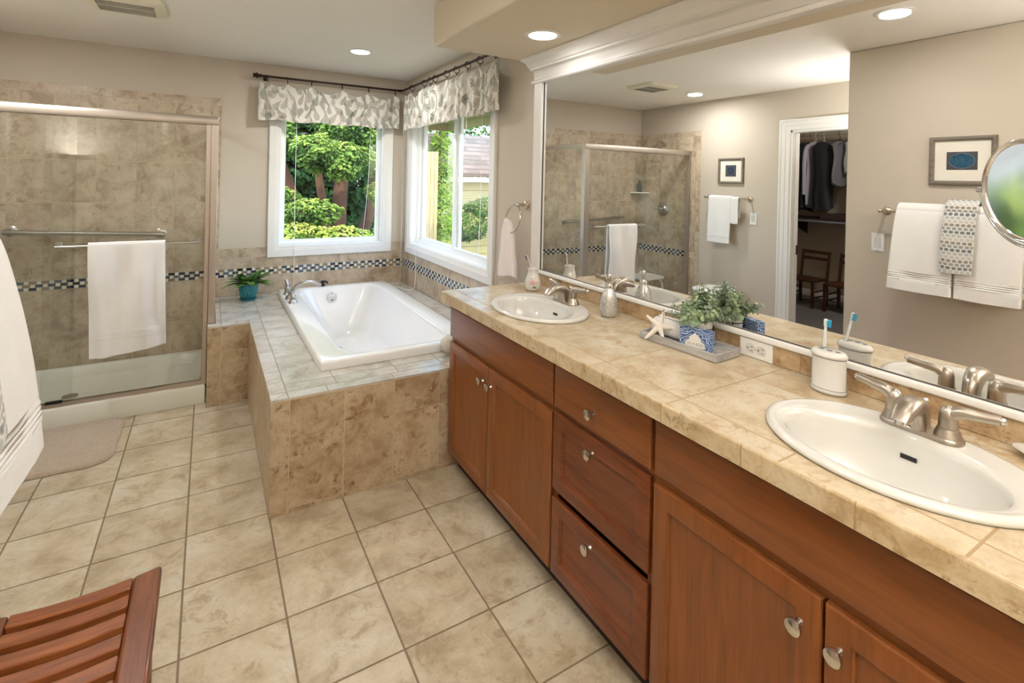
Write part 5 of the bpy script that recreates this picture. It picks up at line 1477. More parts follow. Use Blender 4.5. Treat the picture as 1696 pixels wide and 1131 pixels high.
mb.tube([PP + Vector((-0.0475 * 0.707, 0.0475 * 0.707, 0.0285)), PP + Vector((0.0475 * 0.707, -0.0475 * 0.707, 0.0285))], 0.0016, 8)
obj('wire_stand', mb, M_BLACK, pp, smooth=True)
def leaves(C, Nn, U, size, aspect=0.7, nseg=6, curl=0.25):
    """fans of nseg+... vertices: C centres(base), Nn normals, U directions"""
    n = len(C)
    Nn = Nn / np.linalg.norm(Nn, axis=1, keepdims=True); U = U - Nn * (U * Nn).sum(1, keepdims=True); U /= np.linalg.norm(U, axis=1, keepdims=True) + 1e-9
    S = np.cross(Nn, U)
    outl = [(0.0, 0.0, 0), (0.35, 0.5, 1), (0.75, 0.42, 1), (1.0, 0.0, 0), (0.75, -0.42, 1), (0.35, -0.5, 1)]
    V = []
    for (a, b, c) in outl:
        V.append(C + U * (a * size)[:, None] + S * (b * aspect * size)[:, None] + Nn * (curl * size * (c * 0.5 - a * a * 0.3))[:, None])
    V = np.stack(V, 1)  # n,6,3
    base = np.arange(n)[:, None] * 6
    F = np.concatenate([base + np.array([[0, 1, 2, 3]]), base + np.array([[0, 3, 4, 5]])], 0)
    return V.reshape(-1, 3), F
rg = np.random.default_rng(8)
top = np.array(PP) + [0, 0, 0.072]
C_, N_, U_, S_, K_ = [], [], [], [], []
stems = MB()
for i in range(64):
    az = rg.uniform(0, 2 * PI); el = math.radians(rg.uniform(12, 85)); L = rg.uniform(0.065, 0.120) * (1.15 if i % 9 == 0 else 1)
    d0 = np.array([math.cos(az) * math.cos(el), math.sin(az) * math.cos(el), math.sin(el)])
    if top[0] + d0[0] * L > XM - 0.006: d0[0] *= 0.45
    p0 = top + d0 * [0.25, 0.25, 0] * 0.05; pts = []
    for k in range(6):
        q = k / 5; p = p0 + d0 * L * q + np.array([0, 0, 0.010 * q - 0.020 * q * q * (1 if el < 0.8 else 0)]); pts.append(p)
    stems.tube([tuple(p) for p in pts], 0.0008, 5)
    for k in range(8):
        q = 0.15 + 0.85 * k / 7; p = p0 + d0 * L * q + np.array([0, 0, 0.010 * q - 0.020 * q * q * (1 if el < 0.8 else 0)])
        for s in (0, 1):
            a2 = k * 1.57 + s * PI + rg.uniform(-.3, .3)
            s1 = np.cross(d0, [0.1, 0.2, 1]); s1 /= np.linalg.norm(s1); s2 = np.cross(d0, s1)
            u = s1 * math.cos(a2) + s2 * math.sin(a2) + d0 * 0.5
            C_.append(p); U_.append(u); N_.append(d0 + rg.normal(0, .25, 3)); S_.append(rg.uniform(0.016, 0.024) * (1.2 - 0.55 * q)); K_.append(rg.uniform(0, 1))
C_, N_, U_, S_, K_ = map(np.array, (C_, N_, U_, S_, K_))
keep = C_[:, 0] < XM - 0.014
C_, N_, U_, S_, K_ = C_[keep], N_[keep], U_[keep], S_[keep], K_[keep]
V, F_ = leaves(C_, N_, U_, S_, 1.0)
ca = np.array(lin('75906a')[:3]); cb = np.array(lin('c0d0a4')[:3]); cc_ = np.array(lin('94a890')[:3])
col = ca + (cb - ca) * K_[:, None]; col = np.where(rg.random(len(K_))[:, None] < 0.35, cc_, col)
M_LEAF = attr_mat('leaf_pigment', 0.55, 50, 0.0, spec=0.3, trans=0.25)
obj('stems', stems, plain('stem_green', '66724b', 0.6), pp)
fastmesh('foliage', V, F_, M_LEAF, np.repeat(col, 6, 0), False, parent=pp)
# patterned soap box
bx = thing('soap_box', 'blue and white patterned soap carton standing in the grey tray', 'box', trp(0.060, -0.045, 0.008))
t = NT('blue_damask'); v = t.obc()
w1_ = t.new('ShaderNodeTexWave'); w1_.wave_type = 'RINGS'; t.link(v, w1_.inputs[0]); w1_.inputs['Scale'].default_value = 26; w1_.inputs['Distortion'].default_value = 9; w1_.inputs['Detail'].default_value = 2; w1_.inputs['Detail Scale'].default_value = 1.6
n = t.noise(v, 70, 2)
c = t.ramp(w1_.outputs['Fac'], [(0.0, lin('274b86')), (0.38, lin('3d6ba6')), (0.46, lin('dfe5ea')), (0.72, lin('e9ecee')), (0.80, lin('7fa3c8')), (1.0, lin('35609c'))])
t.base(c); t.par(0.45)
bl = math.radians(12)
fu = (ux * math.cos(bl) + vx_ * math.sin(bl)).normalized(); fv = (vx_ * math.cos(bl) - ux * math.sin(bl)).normalized()
bc = trp(0.062, -0.036, 0.008 + 0.0375)
mb = MB(); mb.obox(bc, fu, fv, up, 0.055, 0.016, 0.0375)
obj('carton', mb, t.mat, bx, bevel=0.001)
lab = MB(); fc = bc - fv * 0.0163
ol = [(-0.034, -0.024), (0.034, -0.024), (0.037, -0.014), (0.033, -0.004), (0.022, 0.002), (0.020, 0.012), (0.010, 0.020), (0.0, 0.028), (-0.010, 0.020), (-0.020, 0.012), (-0.022, 0.002), (-0.033, -0.004), (-0.037, -0.014)]
def onface(a, b, o=0.0): return fc + fu * a + up * b - fv * o
lab.add([tuple(onface(a, b, 0.0002)) for a, b in ol] + [tuple(onface(0, -0.006, 0.0002))], [(k, (k + 1) % 13, 13) for k in range(13)])
lb = obj('label_panel', lab, plain('label_paper', 'eceae2', 0.6), bx, recalc=False)
lo = MB(); lo.tube([onface(a, b, 0.0004) for a, b in ol + [ol[0]]], 0.0007, 6); obj('label_border', lo, plain('navy_ink', '1f3f78', 0.5), bx)
def text_mesh(s, size, place, parent, mat, name='lettering'):
    cu = bpy.data.curves.new('t', 'FONT'); cu.body = s; cu.size = size; cu.align_x = 'CENTER'; cu.align_y = 'CENTER'
    to = bpy.data.objects.new('t', cu); COL.objects.link(to)
    dg = bpy.context.evaluated_depsgraph_get(); me = bpy.data.meshes.new_from_object(to.evaluated_get(dg))
    mb = MB(); mb.add([tuple(place(v.co.x, v.co.y)) for v in me.vertices], [tuple(p.vertices) for p in me.polygons])
    bpy.data.objects.remove(to); bpy.data.curves.remove(cu)
    return obj(name, mb, mat, parent, recalc=False)
text_mesh('VILLA SOLE', 0.0115, lambda a, b: onface(a, b - 0.011, 0.0006), bx, plain('bronze_ink', '8a8272', 0.5))
# second carton lying behind it (seen in the mirror as one)
# toothbrush holder
th = thing('toothbrush_holder', 'white oval toothbrush holder with a lid, beside the near sink', 'toothbrush holder', (1.578, -1.405, Z0))
HC = Vector((1.578, -1.405, Z0))
def ov(a, b, z, n=48): return [(HC.x + b * math.cos(2 * PI * k / n), HC.y + a * math.sin(2 * PI * k / n), HC.z + z) for k in range(n)]
HA, HB = 0.0455, 0.0330
mb = MB(); mb.rings([ov(HA - 0.002, HB - 0.002, 0), ov(HA + 0.0015, HB + 0.0015, 0.003), ov(HA + 0.0015, HB + 0.0015, 0.010), ov(HA - 0.001, HB - 0.001, 0.0125), ov(HA - 0.001, HB - 0.001, 0.099), ov(HA - 0.001, HB - 0.001, 0.100)], True, True)
obj('cup', mb, M_PORC, th, smooth=True, angle=50)
mb = MB(); mb.rings([ov(HA - 0.0005, HB - 0.0005, 0.0115), ov(HA + 0.0003, HB + 0.0003, 0.0125), ov(HA - 0.0005, HB - 0.0005, 0.0135)]); mb.rings([ov(HA - 0.0005, HB - 0.0005, 0.0985), ov(HA + 0.0003, HB + 0.0003, 0.0995), ov(HA - 0.0005, HB - 0.0005, 0.1005)])
obj('pinstripe', mb, plain('grey_pinstripe', '6d6f72', 0.4), th, smooth=True)
mb = MB(); mb.rings([ov(HA + 0.001, HB + 0.001, 0.1010), ov(HA + 0.0035, HB + 0.0035, 0.104), ov(HA + 0.003, HB + 0.003, 0.109), ov(HA - 0.003, HB - 0.003, 0.116), ov(HA - 0.007, HB - 0.007, 0.1175)], True, True)
lid = obj('lid', mb, M_PORC, th, smooth=True, angle=50)
mb = MB()
for oy, ox, a in ((0.018, -0.006, 0.0075), (0.018, 0.012, 0.006), (-0.004, -0.006, 0.0085), (-0.024, -0.003, 0.0075)):
    mb.add([(HC.x + ox + a * 0.75 * math.cos(2 * PI * k / 20), HC.y + oy + a * math.sin(2 * PI * k / 20), HC.z + 0.1178) for k in range(20)], [tuple(range(20))])
obj('brush_hole', mb, plain('hole_dark', '4a4c50', 0.8), lid, recalc=False)
toothbrush('white toothbrush with blue bristles standing in the white holder', (1.592, -1.385, Z0 + 0.118), (1.574, -1.396, Z0 + 0.204), plain('brush_white', 'e8ebee', 0.3), plain('blue_bristle', '2fa3c9', 0.6), (0.3, -1, 0.1))
# soap dish
sdh = thing('soap_dish', 'small white oval soap dish at the right edge of the photo', 'soap dish', (1.600, -1.845, Z0))
mb = MB()
def sdv(a, b, z): return [(1.604 + b * math.cos(2 * PI * k / 40), -1.852 + a * math.sin(2 * PI * k / 40), Z0 + z) for k in range(40)]
mb.rings([sdv(0.040, 0.022, 0), sdv(0.050, 0.030, 0.004), sdv(0.066, 0.040, 0.016), sdv(0.068, 0.042, 0.018), sdv(0.066, 0.040, 0.0185), sdv(0.050, 0.029, 0.010), sdv(0.030, 0.015, 0.008)], True, True)
obj('dish', mb, M_PORC, sdh, smooth=True, angle=60)
# outlet
ou = thing('wall_outlet', 'white double wall outlet in the tile backsplash', 'outlet', (1.64, -1.143, 0.966))
ox_ = 1.6395
mb = MB(); mb.box(ox_ - 0.0045, -1.202, 0.9345, ox_, -1.084, 0.9935); obj('cover_plate', mb, M_WHITEP, ou, bevel=0.0015)
for cy_ in (-1.1235, -1.1625):
    m = MB(); L = sup(0, 0, 0.0165, 0.0145, 3.2, 0, 32)
    m.rings([[(ox_ - 0.0046 - d, cy_ + a * s, 0.964 + b * s) for a, b, _ in L] for d, s in ((0, 1.0), (0.0012, 1.0), (0.0016, 0.96))], True, True)
    rc_ = obj('receptacle', m, M_PORC, ou)
    m = MB(); xx = ox_ - 0.0066
    m.box(xx, cy_ - 0.010, 0.964 + 0.0055, xx + 0.0008, cy_ - 0.001, 0.964 + 0.0075); m.box(xx, cy_ - 0.009, 0.964 - 0.0075, xx + 0.0008, cy_ - 0.002, 0.964 - 0.0055)
    m.lathe([(0.0026, 0), (0.0026, 0.0008)], (xx + 0.0008, cy_ + 0.0085, 0.964), 12, '-x')
    obj('slot', m, M_BLACK, rc_)
mb = MB(); mb.lathe([(0.0028, 0.0045), (0.0026, 0.0055), (0.0001, 0.0057)], (ox_, -1.143, 0.964), 12, '-x'); obj('screw', mb, M_STEEL, ou)

# rolled towel on the tub platform
rl = MB(); Nn_ = 60
nx_, na = 60, 64
u, a = np.meshgrid(np.linspace(0, 1, nx_), np.linspace(0, 2 * PI, na, endpoint=False), indexing='ij')
prof_ = np.clip(np.sin(np.clip(u * PI, 0.0, PI)) ** 0.28, 0.02, 1)
rad = 0.060 * prof_ * (1 + 0.035 * vnoise(u * 40, a * 9, 3) + 0.02 * np.sin(a * 14 + u * 20))
P = np.stack([1.185 + u * 0.26, 0.448 + rad * np.cos(a), ZD + 0.0605 + rad * np.sin(a)], -1)
tag(gridmesh('rolled_bath_towel', np.transpose(P, (1, 0, 2)), terry('knit_cream', 'd4cfc0', 120, 1.0), closed_u=True), 'rolled cream knitted towel on the tub platform behind the vanity corner', 'towel')

# fern in turquoise pot
fp = thing('potted_fern', 'small green fern in a turquoise glazed pot on the tub platform', 'potted plant', (0.338, 2.315, ZD + 0.0005))
FC = Vector((0.338, 2.315, ZD + 0.0005))
t = NT('turquoise_glaze'); vo = t.new('ShaderNodeTexVoronoi'); t.link(t.obc(), vo.inputs[0]); vo.inputs['Scale'].default_value = 95
t.base(t.ramp(vo.outputs['Distance'], [(0.0, lin('2b98a0')), (0.5, lin('177a86')), (0.9, lin('0e5d6a'))])); t.par(0.15, 0, 0.6, coat=0.5); t.bump(vo.outputs['Distance'], 0.4, 0.003)
mb = MB(); mb.lathe([(0.048, 0.012), (0.055, 0.020), (0.066, 0.060), (0.070, 0.100), (0.069, 0.135), (0.064, 0.135), (0.062, 0.118), (0.0001, 0.116)], FC, 40); obj('pot', mb, t.mat, fp, smooth=True, angle=50)
mb = MB(); mb.lathe([(0.055, 0.0), (0.062, 0.004), (0.064, 0.014), (0.060, 0.015), (0.056, 0.010), (0.0001, 0.0105)], FC, 40); obj('saucer', mb, t.mat, fp, smooth=True, angle=50)
mb = MB(); mb.lathe([(0.061, 0.1165), (0.03, 0.121), (0.0001, 0.122)], FC, 24); obj('soil', mb, plain('potting_soil', '2c2219', 0.95, bump=0.8, bscale=150), fp)
rg = np.random.default_rng(3); C_, N_, U_, S_, K_ = [], [], [], [], []
stm = MB(); tp = np.array(FC) + [0, 0, 0.118]
for i in range(66):
    az = rg.uniform(0, 2 * PI); up_ = rg.uniform(0.45, 1.65); L = rg.uniform(0.09, 0.175) * (1.0 if up_ < 1.0 else 0.62)
    if math.sin(az) > 0.3: L *= 0.62
    h = np.array([math.cos(az), math.sin(az), 0]); ps = []
    for k in range(15):
        q = k / 14; p = tp + h * (0.018 + L * (q ** 1.05)) + np.array([0, 0, L * (1.0 * up_ * q - 0.62 * q * q * max(1.15 - 0.5 * up_, 0.3))])
        p[1] = min(p[1], YB - 0.012); ps.append(p)
    stm.tube([tuple(p) for p in ps], 0.0009, 5)
    k0 = rg.uniform(0, 1)
    for k in range(1, 15):
        for sub in (0, 0.5):
            q = (k + sub) / 14.5; 
            if q >= 0.99: continue
            i0 = min(int(q * 14), 13); fr_ = q * 14 - i0; p = ps[i0] * (1 - fr_) + ps[i0 + 1] * fr_; d0 = ps[i0 + 1] - ps[i0]; d0 /= np.linalg.norm(d0) + 1e-9
            s1 = np.cross(d0, [0, 0, 1]); s1 /= np.linalg.norm(s1) + 1e-9; nn_ = np.cross(s1, d0)
            for sg in (-1, 1):
                C_.append(p); U_.append(s1 * sg + d0 * 0.35 - nn_ * 0.1); N_.append(nn_); S_.append(0.026 * math.sin(PI * min(1, 0.12 + q * 0.86)) ** 0.8 + 0.003); K_.append(np.clip(k0 + rg.uniform(-.2, .2), 0, 1))
C_, N_, U_, S_, K_ = map(np.array, (C_, N_, U_, S_, K_))
kp = C_[:, 1] < YB - 0.010
V, F_ = leaves(C_[kp], N_[kp], U_[kp], S_[kp], 0.42); V[:, 1] = np.minimum(V[:, 1], YB - 0.003); V[:, 2] = np.maximum(V[:, 2], ZD + 0.004)
K_ = K_[kp]
col = np.array(lin('2f6a2a')[:3]) + (np.array(lin('86b84e')[:3]) - np.array(lin('2f6a2a')[:3])) * K_[:, None]
obj('stems', stm, plain('fern_stem', '6a8a3c', 0.6), fp)
fastmesh('fronds', V, F_, M_LEAF, np.repeat(col, 6, 0), False, parent=fp)

# ============================================================ CLOSET CONTENTS
cr = thing('closet_rod', 'steel closet rod carrying hanging clothes, seen in the mirror', 'closet rod', (-3.5, 0.9, 2.19))
mb = MB(); mb.tube([(-3.5, -0.478, 2.185), (-3.5, 2.278, 2.185)], 0.016, 16); obj('rod', mb, plain('pale_rod', 'c9bfae', 0.3, 0.6), cr, smooth=True)
cs = thing('closet_shelf', 'dark brown low closet shelf under the hanging clothes', 'shelf', (-3.7, 0.9, 1.1))
mb = MB(); mb.box(-3.899, -0.478, 1.075, -3.36, 2.278, 1.10); obj('shelf_board', mb, wood('closet_shelf_wood', 'y', '2c1b17', '3d2722', '4e332b', 0.5, 0.1), cs)
mb = MB(); mb.tube([(-3.33, -0.478, 1.07), (-3.33, 2.278, 1.07)], 0.014, 14); obj('lower_rod', mb, plain('blue_grey_rod', '8f98a8', 0.3, 0.5), cs, smooth=True)
mb = MB()
for y in (1.75, 0.2): mb.prism([(-3.899, 0.86), (-3.899, 1.074), (-3.42, 1.074), (-3.42, 1.05)], 'y', y - 0.01, y + 0.01)
obj('bracket', mb, M_BRONZE, cs)
mb = MB(); mb.box(-3.82, 0.55, 1.1005, -3.42, 1.33, 1.165)
tag(obj('storage_box', mb, plain('box_brown', '3d2c29', 0.7), bevel=0.004), 'flat dark brown box lying on the low closet shelf', 'box')
def garment(label, y, w, h, c, hc='e8e4df', sleeve=0.0, th=0.06, seed=0, grp=None, turn=0.0, ztop=2.075, stripe=None):
    r = thing('hanging_garment', label, 'garment', (-3.5, y, 2.185), grp, rot=(0, 0, turn))
    # hanger
    m = MB()
    hk = [(0, 0, 0.019 * 0 - 0.085), (0, 0, -0.045), (0.006, 0, -0.034), (0.022, 0, -0.015), (0.021, 0, 0.010), (0.006, 0, 0.0205), (-0.014, 0, 0.016), (-0.019, 0, 0.002)]
    arc_tube(m, [(a, b, c_) for a, b, c_ in hk], [0.0028] * len(hk), 8)
    m.tube([(-0.19, 0, -0.155), (0, 0, -0.085), (0.19, 0, -0.155)], 0.0045, 8)
    obj('hanger', m, plain('hanger_plastic', hc, 0.4), r, smooth=True, world=False)
    nz, na = 46, 64
    v, a = np.meshgrid(np.linspace(0, 1, nz), np.linspace(0, 2 * PI, na, endpoint=False), indexing='ij')
    sh = np.clip(v / 0.10, 0, 1) ** 0.55
    hw_ = (w * 0.16 + (w * 0.5 - w * 0.16) * sh) * (1 - 0.08 * np.sin(v * PI)) 
    dp = th * (0.25 + 0.75 * np.clip(v / 0.15, 0, 1)) * (1 + 0.25 * v)
    pl_ = 1 + 0.22 * np.sin(a * 6 + seed + v * 3) * v + 0.15 * (vnoise(a * 2.2, v * 5 + seed, seed) - .5)
    X = hw_ * np.sign(np.cos(a)) * np.abs(np.cos(a)) ** 0.8 + 0.012 * np.sin(v * 8 + seed); Y = dp * 0.5 * np.sin(a) * pl_
    Z = -0.100 - v * h + 0.02 * np.sin(a * 2 + seed) * v
    P = np.stack([X, Y, Z], -1)
    c0 = P[:1].mean(1, keepdims=True).repeat(na, 1); c1 = P[-1:].mean(1, keepdims=True).repeat(na, 1); c1[..., 2] += 0.02
    P = np.concatenate([c0, P, c1], 0)
    base = np.array(lin(c)[:3]); cols = np.ones(P.shape) * base
    if stripe: 
        k = (np.floor(np.arange(na) / 3) % 2)[None, :, None]; cols = cols * (1 - k) + np.array(lin(stripe)[:3]) * k
    bo_ = gridmesh('garment_body', np.transpose(P, (1, 0, 2)), M_TINT, np.transpose(cols, (1, 0, 2)), None, closed_u=True); bo_.parent = r
    if sleeve:
        m = MB()
        for s in (-1, 1): arc_tube(m, [(s * w * 0.40, 0, -0.150), (s * w * 0.50, 0.01 * s, -0.22), (s * w * 0.53, 0.015, -0.40), (s * w * 0.50, 0.02, -0.16 - sleeve)], [0.022, 0.028, 0.026, 0.022], 14)
        s_ = obj('sleeves', m, plain('sleeve_cloth', c, 0.9, spec=0.1), r, smooth=True, world=False)
    return r
G = 'clothes hanging in the closet'
garment('black sleeveless knit top on a white hanger, in the middle of the closet', 1.335, 0.50, 0.86, '120d12', sleeve=0, th=0.07, seed=1, grp=G, turn=0.0)
garment('pale grey blouse on a hanger, just left of the black top in the mirror', 1.440, 0.44, 0.83, 'a9a5ae', sleeve=0.62, th=0.03, seed=2, grp=G, turn=0.0)
garment('dark charcoal jacket hanging beside the pale blouse', 1.505, 0.46, 0.86, '23252b', hc='8a5a3a', sleeve=0.60, th=0.04, seed=3, grp=G, turn=0.0)
garment('black jacket hanging third from the door frame in the mirror', 1.590, 0.47, 0.90, '16181d', hc='8a5a3a', sleeve=0.62, th=0.04, seed=4, grp=G)
garment('dark navy jacket hanging second from the door frame in the mirror', 1.670, 0.46, 0.80, '1c2738', sleeve=0.58, th=0.04, seed=5, grp=G)
garment('black and white patterned shirt hanging next to the door frame in the mirror', 1.750, 0.44, 0.62, '3c3c40', stripe='b9b6b2', sleeve=0.2, th=0.03, seed=6, grp=G)
garment('black coat hanging farthest left in the closet mirror view', 1.830, 0.46, 0.85, '121318', sleeve=0.6, th=0.04, seed=7, grp=G)
garment('grey scarf-like top draped on a black hanger at the right of the closet', 1.150, 0.22, 0.55, '6f6d70', hc='17171a', sleeve=0, th=0.05, seed=8, grp=G, turn=0.25)
garment('light grey folded trousers on a black hanger at the right of the closet', 1.030, 0.16, 0.40, '9a9690', hc='17171a', sleeve=0, th=0.07, seed=9, grp=G, turn=0.25)
garment('dark blue dress hanging deep in the closet behind the scarf', 0.86, 0.46, 0.88, '14161f', sleeve=0, th=0.06, seed=10, grp=G)
M_MAH = wood('mahogany', 'z', '2b120b', '46210f', '5d3018', 0.4, 0.2)
def child_chair(label, cx, cy):
    r = thing('wooden_chair', label, 'chair', (cx, cy, 0), group='wooden chairs in the closet')
    h = 0.165
    for sy_ in (-1, 1):
        m = MB(); m.bar((cx + h, cy + sy_ * h, 0.0005), (cx + h, cy + sy_ * h, 0.318), 0.030, 0.030, (1, 0, 0)); obj('leg', m, M_MAH, r, bevel=0.003)
        m = MB(); m.bar((cx - h, cy + sy_ * h, 0.0005), (cx - h, cy + sy_ * h, 0.33), 0.030, 0.034, (1, 0, 0)); m.bar((cx - h, cy + sy_ * h, 0.33), (cx - h - 0.055, cy + sy_ * h, 0.680), 0.030, 0.026, (1, 0, 0)); obj('leg', m, M_MAH, r, bevel=0.003)
    m = MB(); m.rings([rr(cx - h - 0.0, cx + h + 0.03, cy - h - 0.02, cy + h + 0.02, 0.03, z, 40) for z in (0.3185, 0.342)], True, True); obj('seat', m, M_MAH, r, bevel=0.004)
    for z, w in ((0.655, 0.045), (0.575, 0.040)):
        q = (z - 0.33) / 0.35; m = MB(); m.bar((cx - h - 0.055 * q, cy - h + 0.014, z), (cx - h - 0.055 * q, cy + h - 0.014, z), 0.016, w, (0, 0, 1)); obj('back_slat', m, M_MAH, r, bevel=0.002)
    for a, b in (((cx + h, cy - h), (cx - h, cy - h)), ((cx + h, cy + h), (cx - h, cy + h))):
        for z in (0.13, 0.20):
            m = MB(); m.tube([(a[0], a[1], z), (b[0], b[1], z)], 0.010, 10); obj('stretcher', m, M_MAH, r, smooth=True)
child_chair('small dark wooden chair in the closet, left one in the mirror', -3.335, 1.430)
child_chair('small dark wooden chair in the closet, right one in the mirror', -3.335, 0.955)
# ============================================================ OUTSIDE
M_FOL = attr_mat('tree_leaf_pigment', 0.55, 30, 0.0, spec=0.25, trans=0.35)
M_GRASS = plain('grass', '5b7a35', 0.95, var=0.35, vscale=3, bump=0.8, bscale=30)
mb = MB(); mb.box(-30, 2.66, -1.30, 40, 45, -1.20)
struct('ground', mb, M_GRASS)
M_BARK = plain('reddish_bark', '6b4a3a', 0.9, var=0.35, vscale=14, bump=0.9, bscale=25)
def tree(label, blobs, trunks, cols, n, size, seed, cat='tree', name='maple_tree', grp=None, aspect=0.6, loc=None, vertical=False):
    """blobs: (x,y,z,rx,ry,rz) leaf masses; leaves sit in their outer shells"""
    r = thing(name, label, cat, loc or (blobs[0][0], blobs[0][1], -1.2), grp)
    rg = np.random.default_rng(seed); tot = sum(b[3] * b[5] for b in blobs); C, Nn, U, S, K = [], [], [], [], []
    for b in blobs:
        m = int(n * b[3] * b[5] / tot); d = rg.normal(size=(m, 3)); d /= np.linalg.norm(d, axis=1, keepdims=True)
        lump = vnoise(d[:, 0] * 3.2 + b[0] * 7, d[:, 2] * 3.2 + d[:, 1] * 2.7 + b[2] * 5, seed)
        rad = (0.72 + 0.38 * lump) * rg.uniform(0.78, 1.0, m) ** 0.6
        p = np.array(b[:3]) + d * np.array(b[3:6]) * rad[:, None]
        C.append(p)
        Nn.append(d * 0.5 + np.array([0, -0.15, 0.8]) + rg.normal(0, 0.35, (m, 3)))
        U.append(d * np.array([1, 1, 0.2]) + rg.normal(0, 0.5, (m, 3)) + np.array([0, 0, -0.25 if not vertical else 1.2]))
        S.append(size * rg.uniform(0.6, 1.3, m))
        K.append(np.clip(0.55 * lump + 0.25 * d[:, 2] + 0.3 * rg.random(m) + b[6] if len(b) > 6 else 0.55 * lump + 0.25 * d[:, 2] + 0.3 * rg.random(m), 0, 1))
    C, Nn, U, S, K = map(np.concatenate, (C, Nn, U, S, K))
    V, F_ = leaves(C, Nn, U, S, aspect)
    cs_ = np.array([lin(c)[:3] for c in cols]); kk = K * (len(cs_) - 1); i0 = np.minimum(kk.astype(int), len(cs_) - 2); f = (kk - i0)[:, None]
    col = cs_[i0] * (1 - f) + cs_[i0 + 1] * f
    fastmesh('foliage', V, F_, M_FOL, np.repeat(col, 6, 0), False, parent=r)
    for pts, rad in trunks:
        m = MB(); arc_tube(m, pts, rad, 10); obj('trunk', m, M_BARK, r, smooth=True)
    return r
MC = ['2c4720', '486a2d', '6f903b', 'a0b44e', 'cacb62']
rgm = random.Random(5)
# the big maple behind the back window
blobs = []
def addb(x, z, rx, rz, y=6.3, k=0.0): blobs.append((x, y + rgm.uniform(-0.25, 0.25), z, rx, rx * 0.55, rz, k))
addb(0.9, 2.75, 0.75, 0.50); addb(1.9, 2.90, 0.80, 0.45, k=0.1); addb(2.8, 2.85, 0.75, 0.50, k=0.15); addb(0.65, 2.1, 0.55, 0.40, 5.9)
addb(2.0, 2.35, 0.70, 0.42, 5.8, 0.1); addb(2.75, 2.35, 0.50, 0.38, 6.0, 0.1); addb(1.35, 1.85, 0.35, 0.26, 5.7); addb(1.75, 1.75, 0.50, 0.30, 5.6, 0.05)
addb(2.25, 1.90, 0.38, 0.22, 5.8); addb(2.55, 1.25, 0.38, 0.20, 5.8, 0.05); addb(0.75, 1.15, 0.52, 0.24, 5.8, 0.0); addb(1.3, 0.98, 0.45, 0.20, 5.8)
addb(1.15, 0.62, 0.55, 0.22, 5.5, 0.25); addb(1.75, 0.58, 0.50, 0.20, 5.6, 0.15); addb(2.65, 0.72, 0.40, 0.30, 5.6, 0.1); addb(0.5, 0.5, 0.4, 0.2, 5.7); addb(2.2, 0.1, 0.8, 0.35, 6.2); addb(1.0, -0.1, 0.8, 0.35, 6.2)
tk = [([(1.9, 6.6, -1.2), (1.9, 6.5, 0.3), (1.95, 6.5, 1.5), (2.1, 6.5, 2.6)], [0.16, 0.13, 0.11, 0.05]),
      ([(1.6, 6.6, -1.2), (1.45, 6.5, 0.4), (1.15, 6.5, 1.3), (0.8, 6.5, 2.3)], [0.14, 0.11, 0.09, 0.04]),
      ([(2.1, 6.7, -1.2), (2.25, 6.6, 0.2), (2.6, 6.6, 1.4), (2.8, 6.6, 2.6)], [0.14, 0.11, 0.08, 0.04]),
      ([(1.8, 6.6, -0.5), (1.70, 6.45, 0.7), (1.55, 6.3, 1.5), (1.5, 6.2, 2.2)], [0.10, 0.08, 0.06, 0.03])]
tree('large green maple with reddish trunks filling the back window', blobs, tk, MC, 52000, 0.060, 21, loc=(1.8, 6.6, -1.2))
# darker maples behind it
blobs = [(x, 9.5 + rgm.uniform(-.6, .6), z, 1.3, 0.9, 0.9) for x in (-0.5, 1.0, 2.3) for z in (-0.2, 1.2, 2.6, 4.0)]
blobs += [(x, 8.2, z, 1.1, 0.5, 0.8) for x in (0.2, 1.5, 2.6) for z in (0.3, 1.4, 2.5)]
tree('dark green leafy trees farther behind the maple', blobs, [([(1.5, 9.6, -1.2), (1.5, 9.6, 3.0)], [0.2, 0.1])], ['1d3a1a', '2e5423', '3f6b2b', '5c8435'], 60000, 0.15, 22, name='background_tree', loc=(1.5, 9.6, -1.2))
tree('dark trees rising behind the neighbour house roof', [(x, 14.0, z, 1.6, 1.0, 1.2) for x in (6.4, 8.4, 10.4, 12.6) for z in (1.5, 3.2, 4.8)], [([(8, 14, -1.2), (8, 14, 3.0)], [0.2, 0.1])], ['1d3a1a', '2e5423', '3f6b2b', '5c8435'], 26000, 0.16, 25, name='background_tree', loc=(8, 14, -1.2))
# conifers beside the right window
AC = ['466a1c', '6d9526', '9cba35', 'c8d64e']
for i, (x, y, h, rx, lab_) in enumerate(((4.12, 7.5, 4.5, 0.44, 'tall bright green arborvitae seen in the left pane of the right window'), (3.95, 8.7, 4.9, 0.42, 'tall arborvitae standing behind the first one, seen past it'))):
    b = [(x, y, -1.2 + h * q, rx * (1.08 - 0.75 * q), rx * (1.08 - 0.75 * q), h * 0.12) for q in (0.08, 0.2, 0.32, 0.44, 0.56, 0.68, 0.8, 0.92)]
    tree(lab_, b, [([(x, y, -1.2), (x, y, h - 1.4)], [0.07, 0.02])], AC, 9000, 0.075, 30 + i, name='arborvitae', aspect=0.3, vertical=True, loc=(x, y, -1.2))
# shrubs at the foot of the neighbour's wall
tree('loose green shrub growing against the neighbour house under its eave', [(6.0, 8.4, 0.85, 0.9, 0.35, 0.28), (5.3, 8.5, 0.4, 0.5, 0.3, 0.4), (6.9, 8.4, 0.2, 0.7, 0.3, 0.5)], [([(5.9, 8.5, -1.2), (5.9, 8.45, 0.7)], [0.03, 0.015])], ['31491f', '4f6b2a', '7c8f3e'], 7000, 0.06, 40, 'shrub', 'shrub', loc=(6.0, 8.4, -1.2))
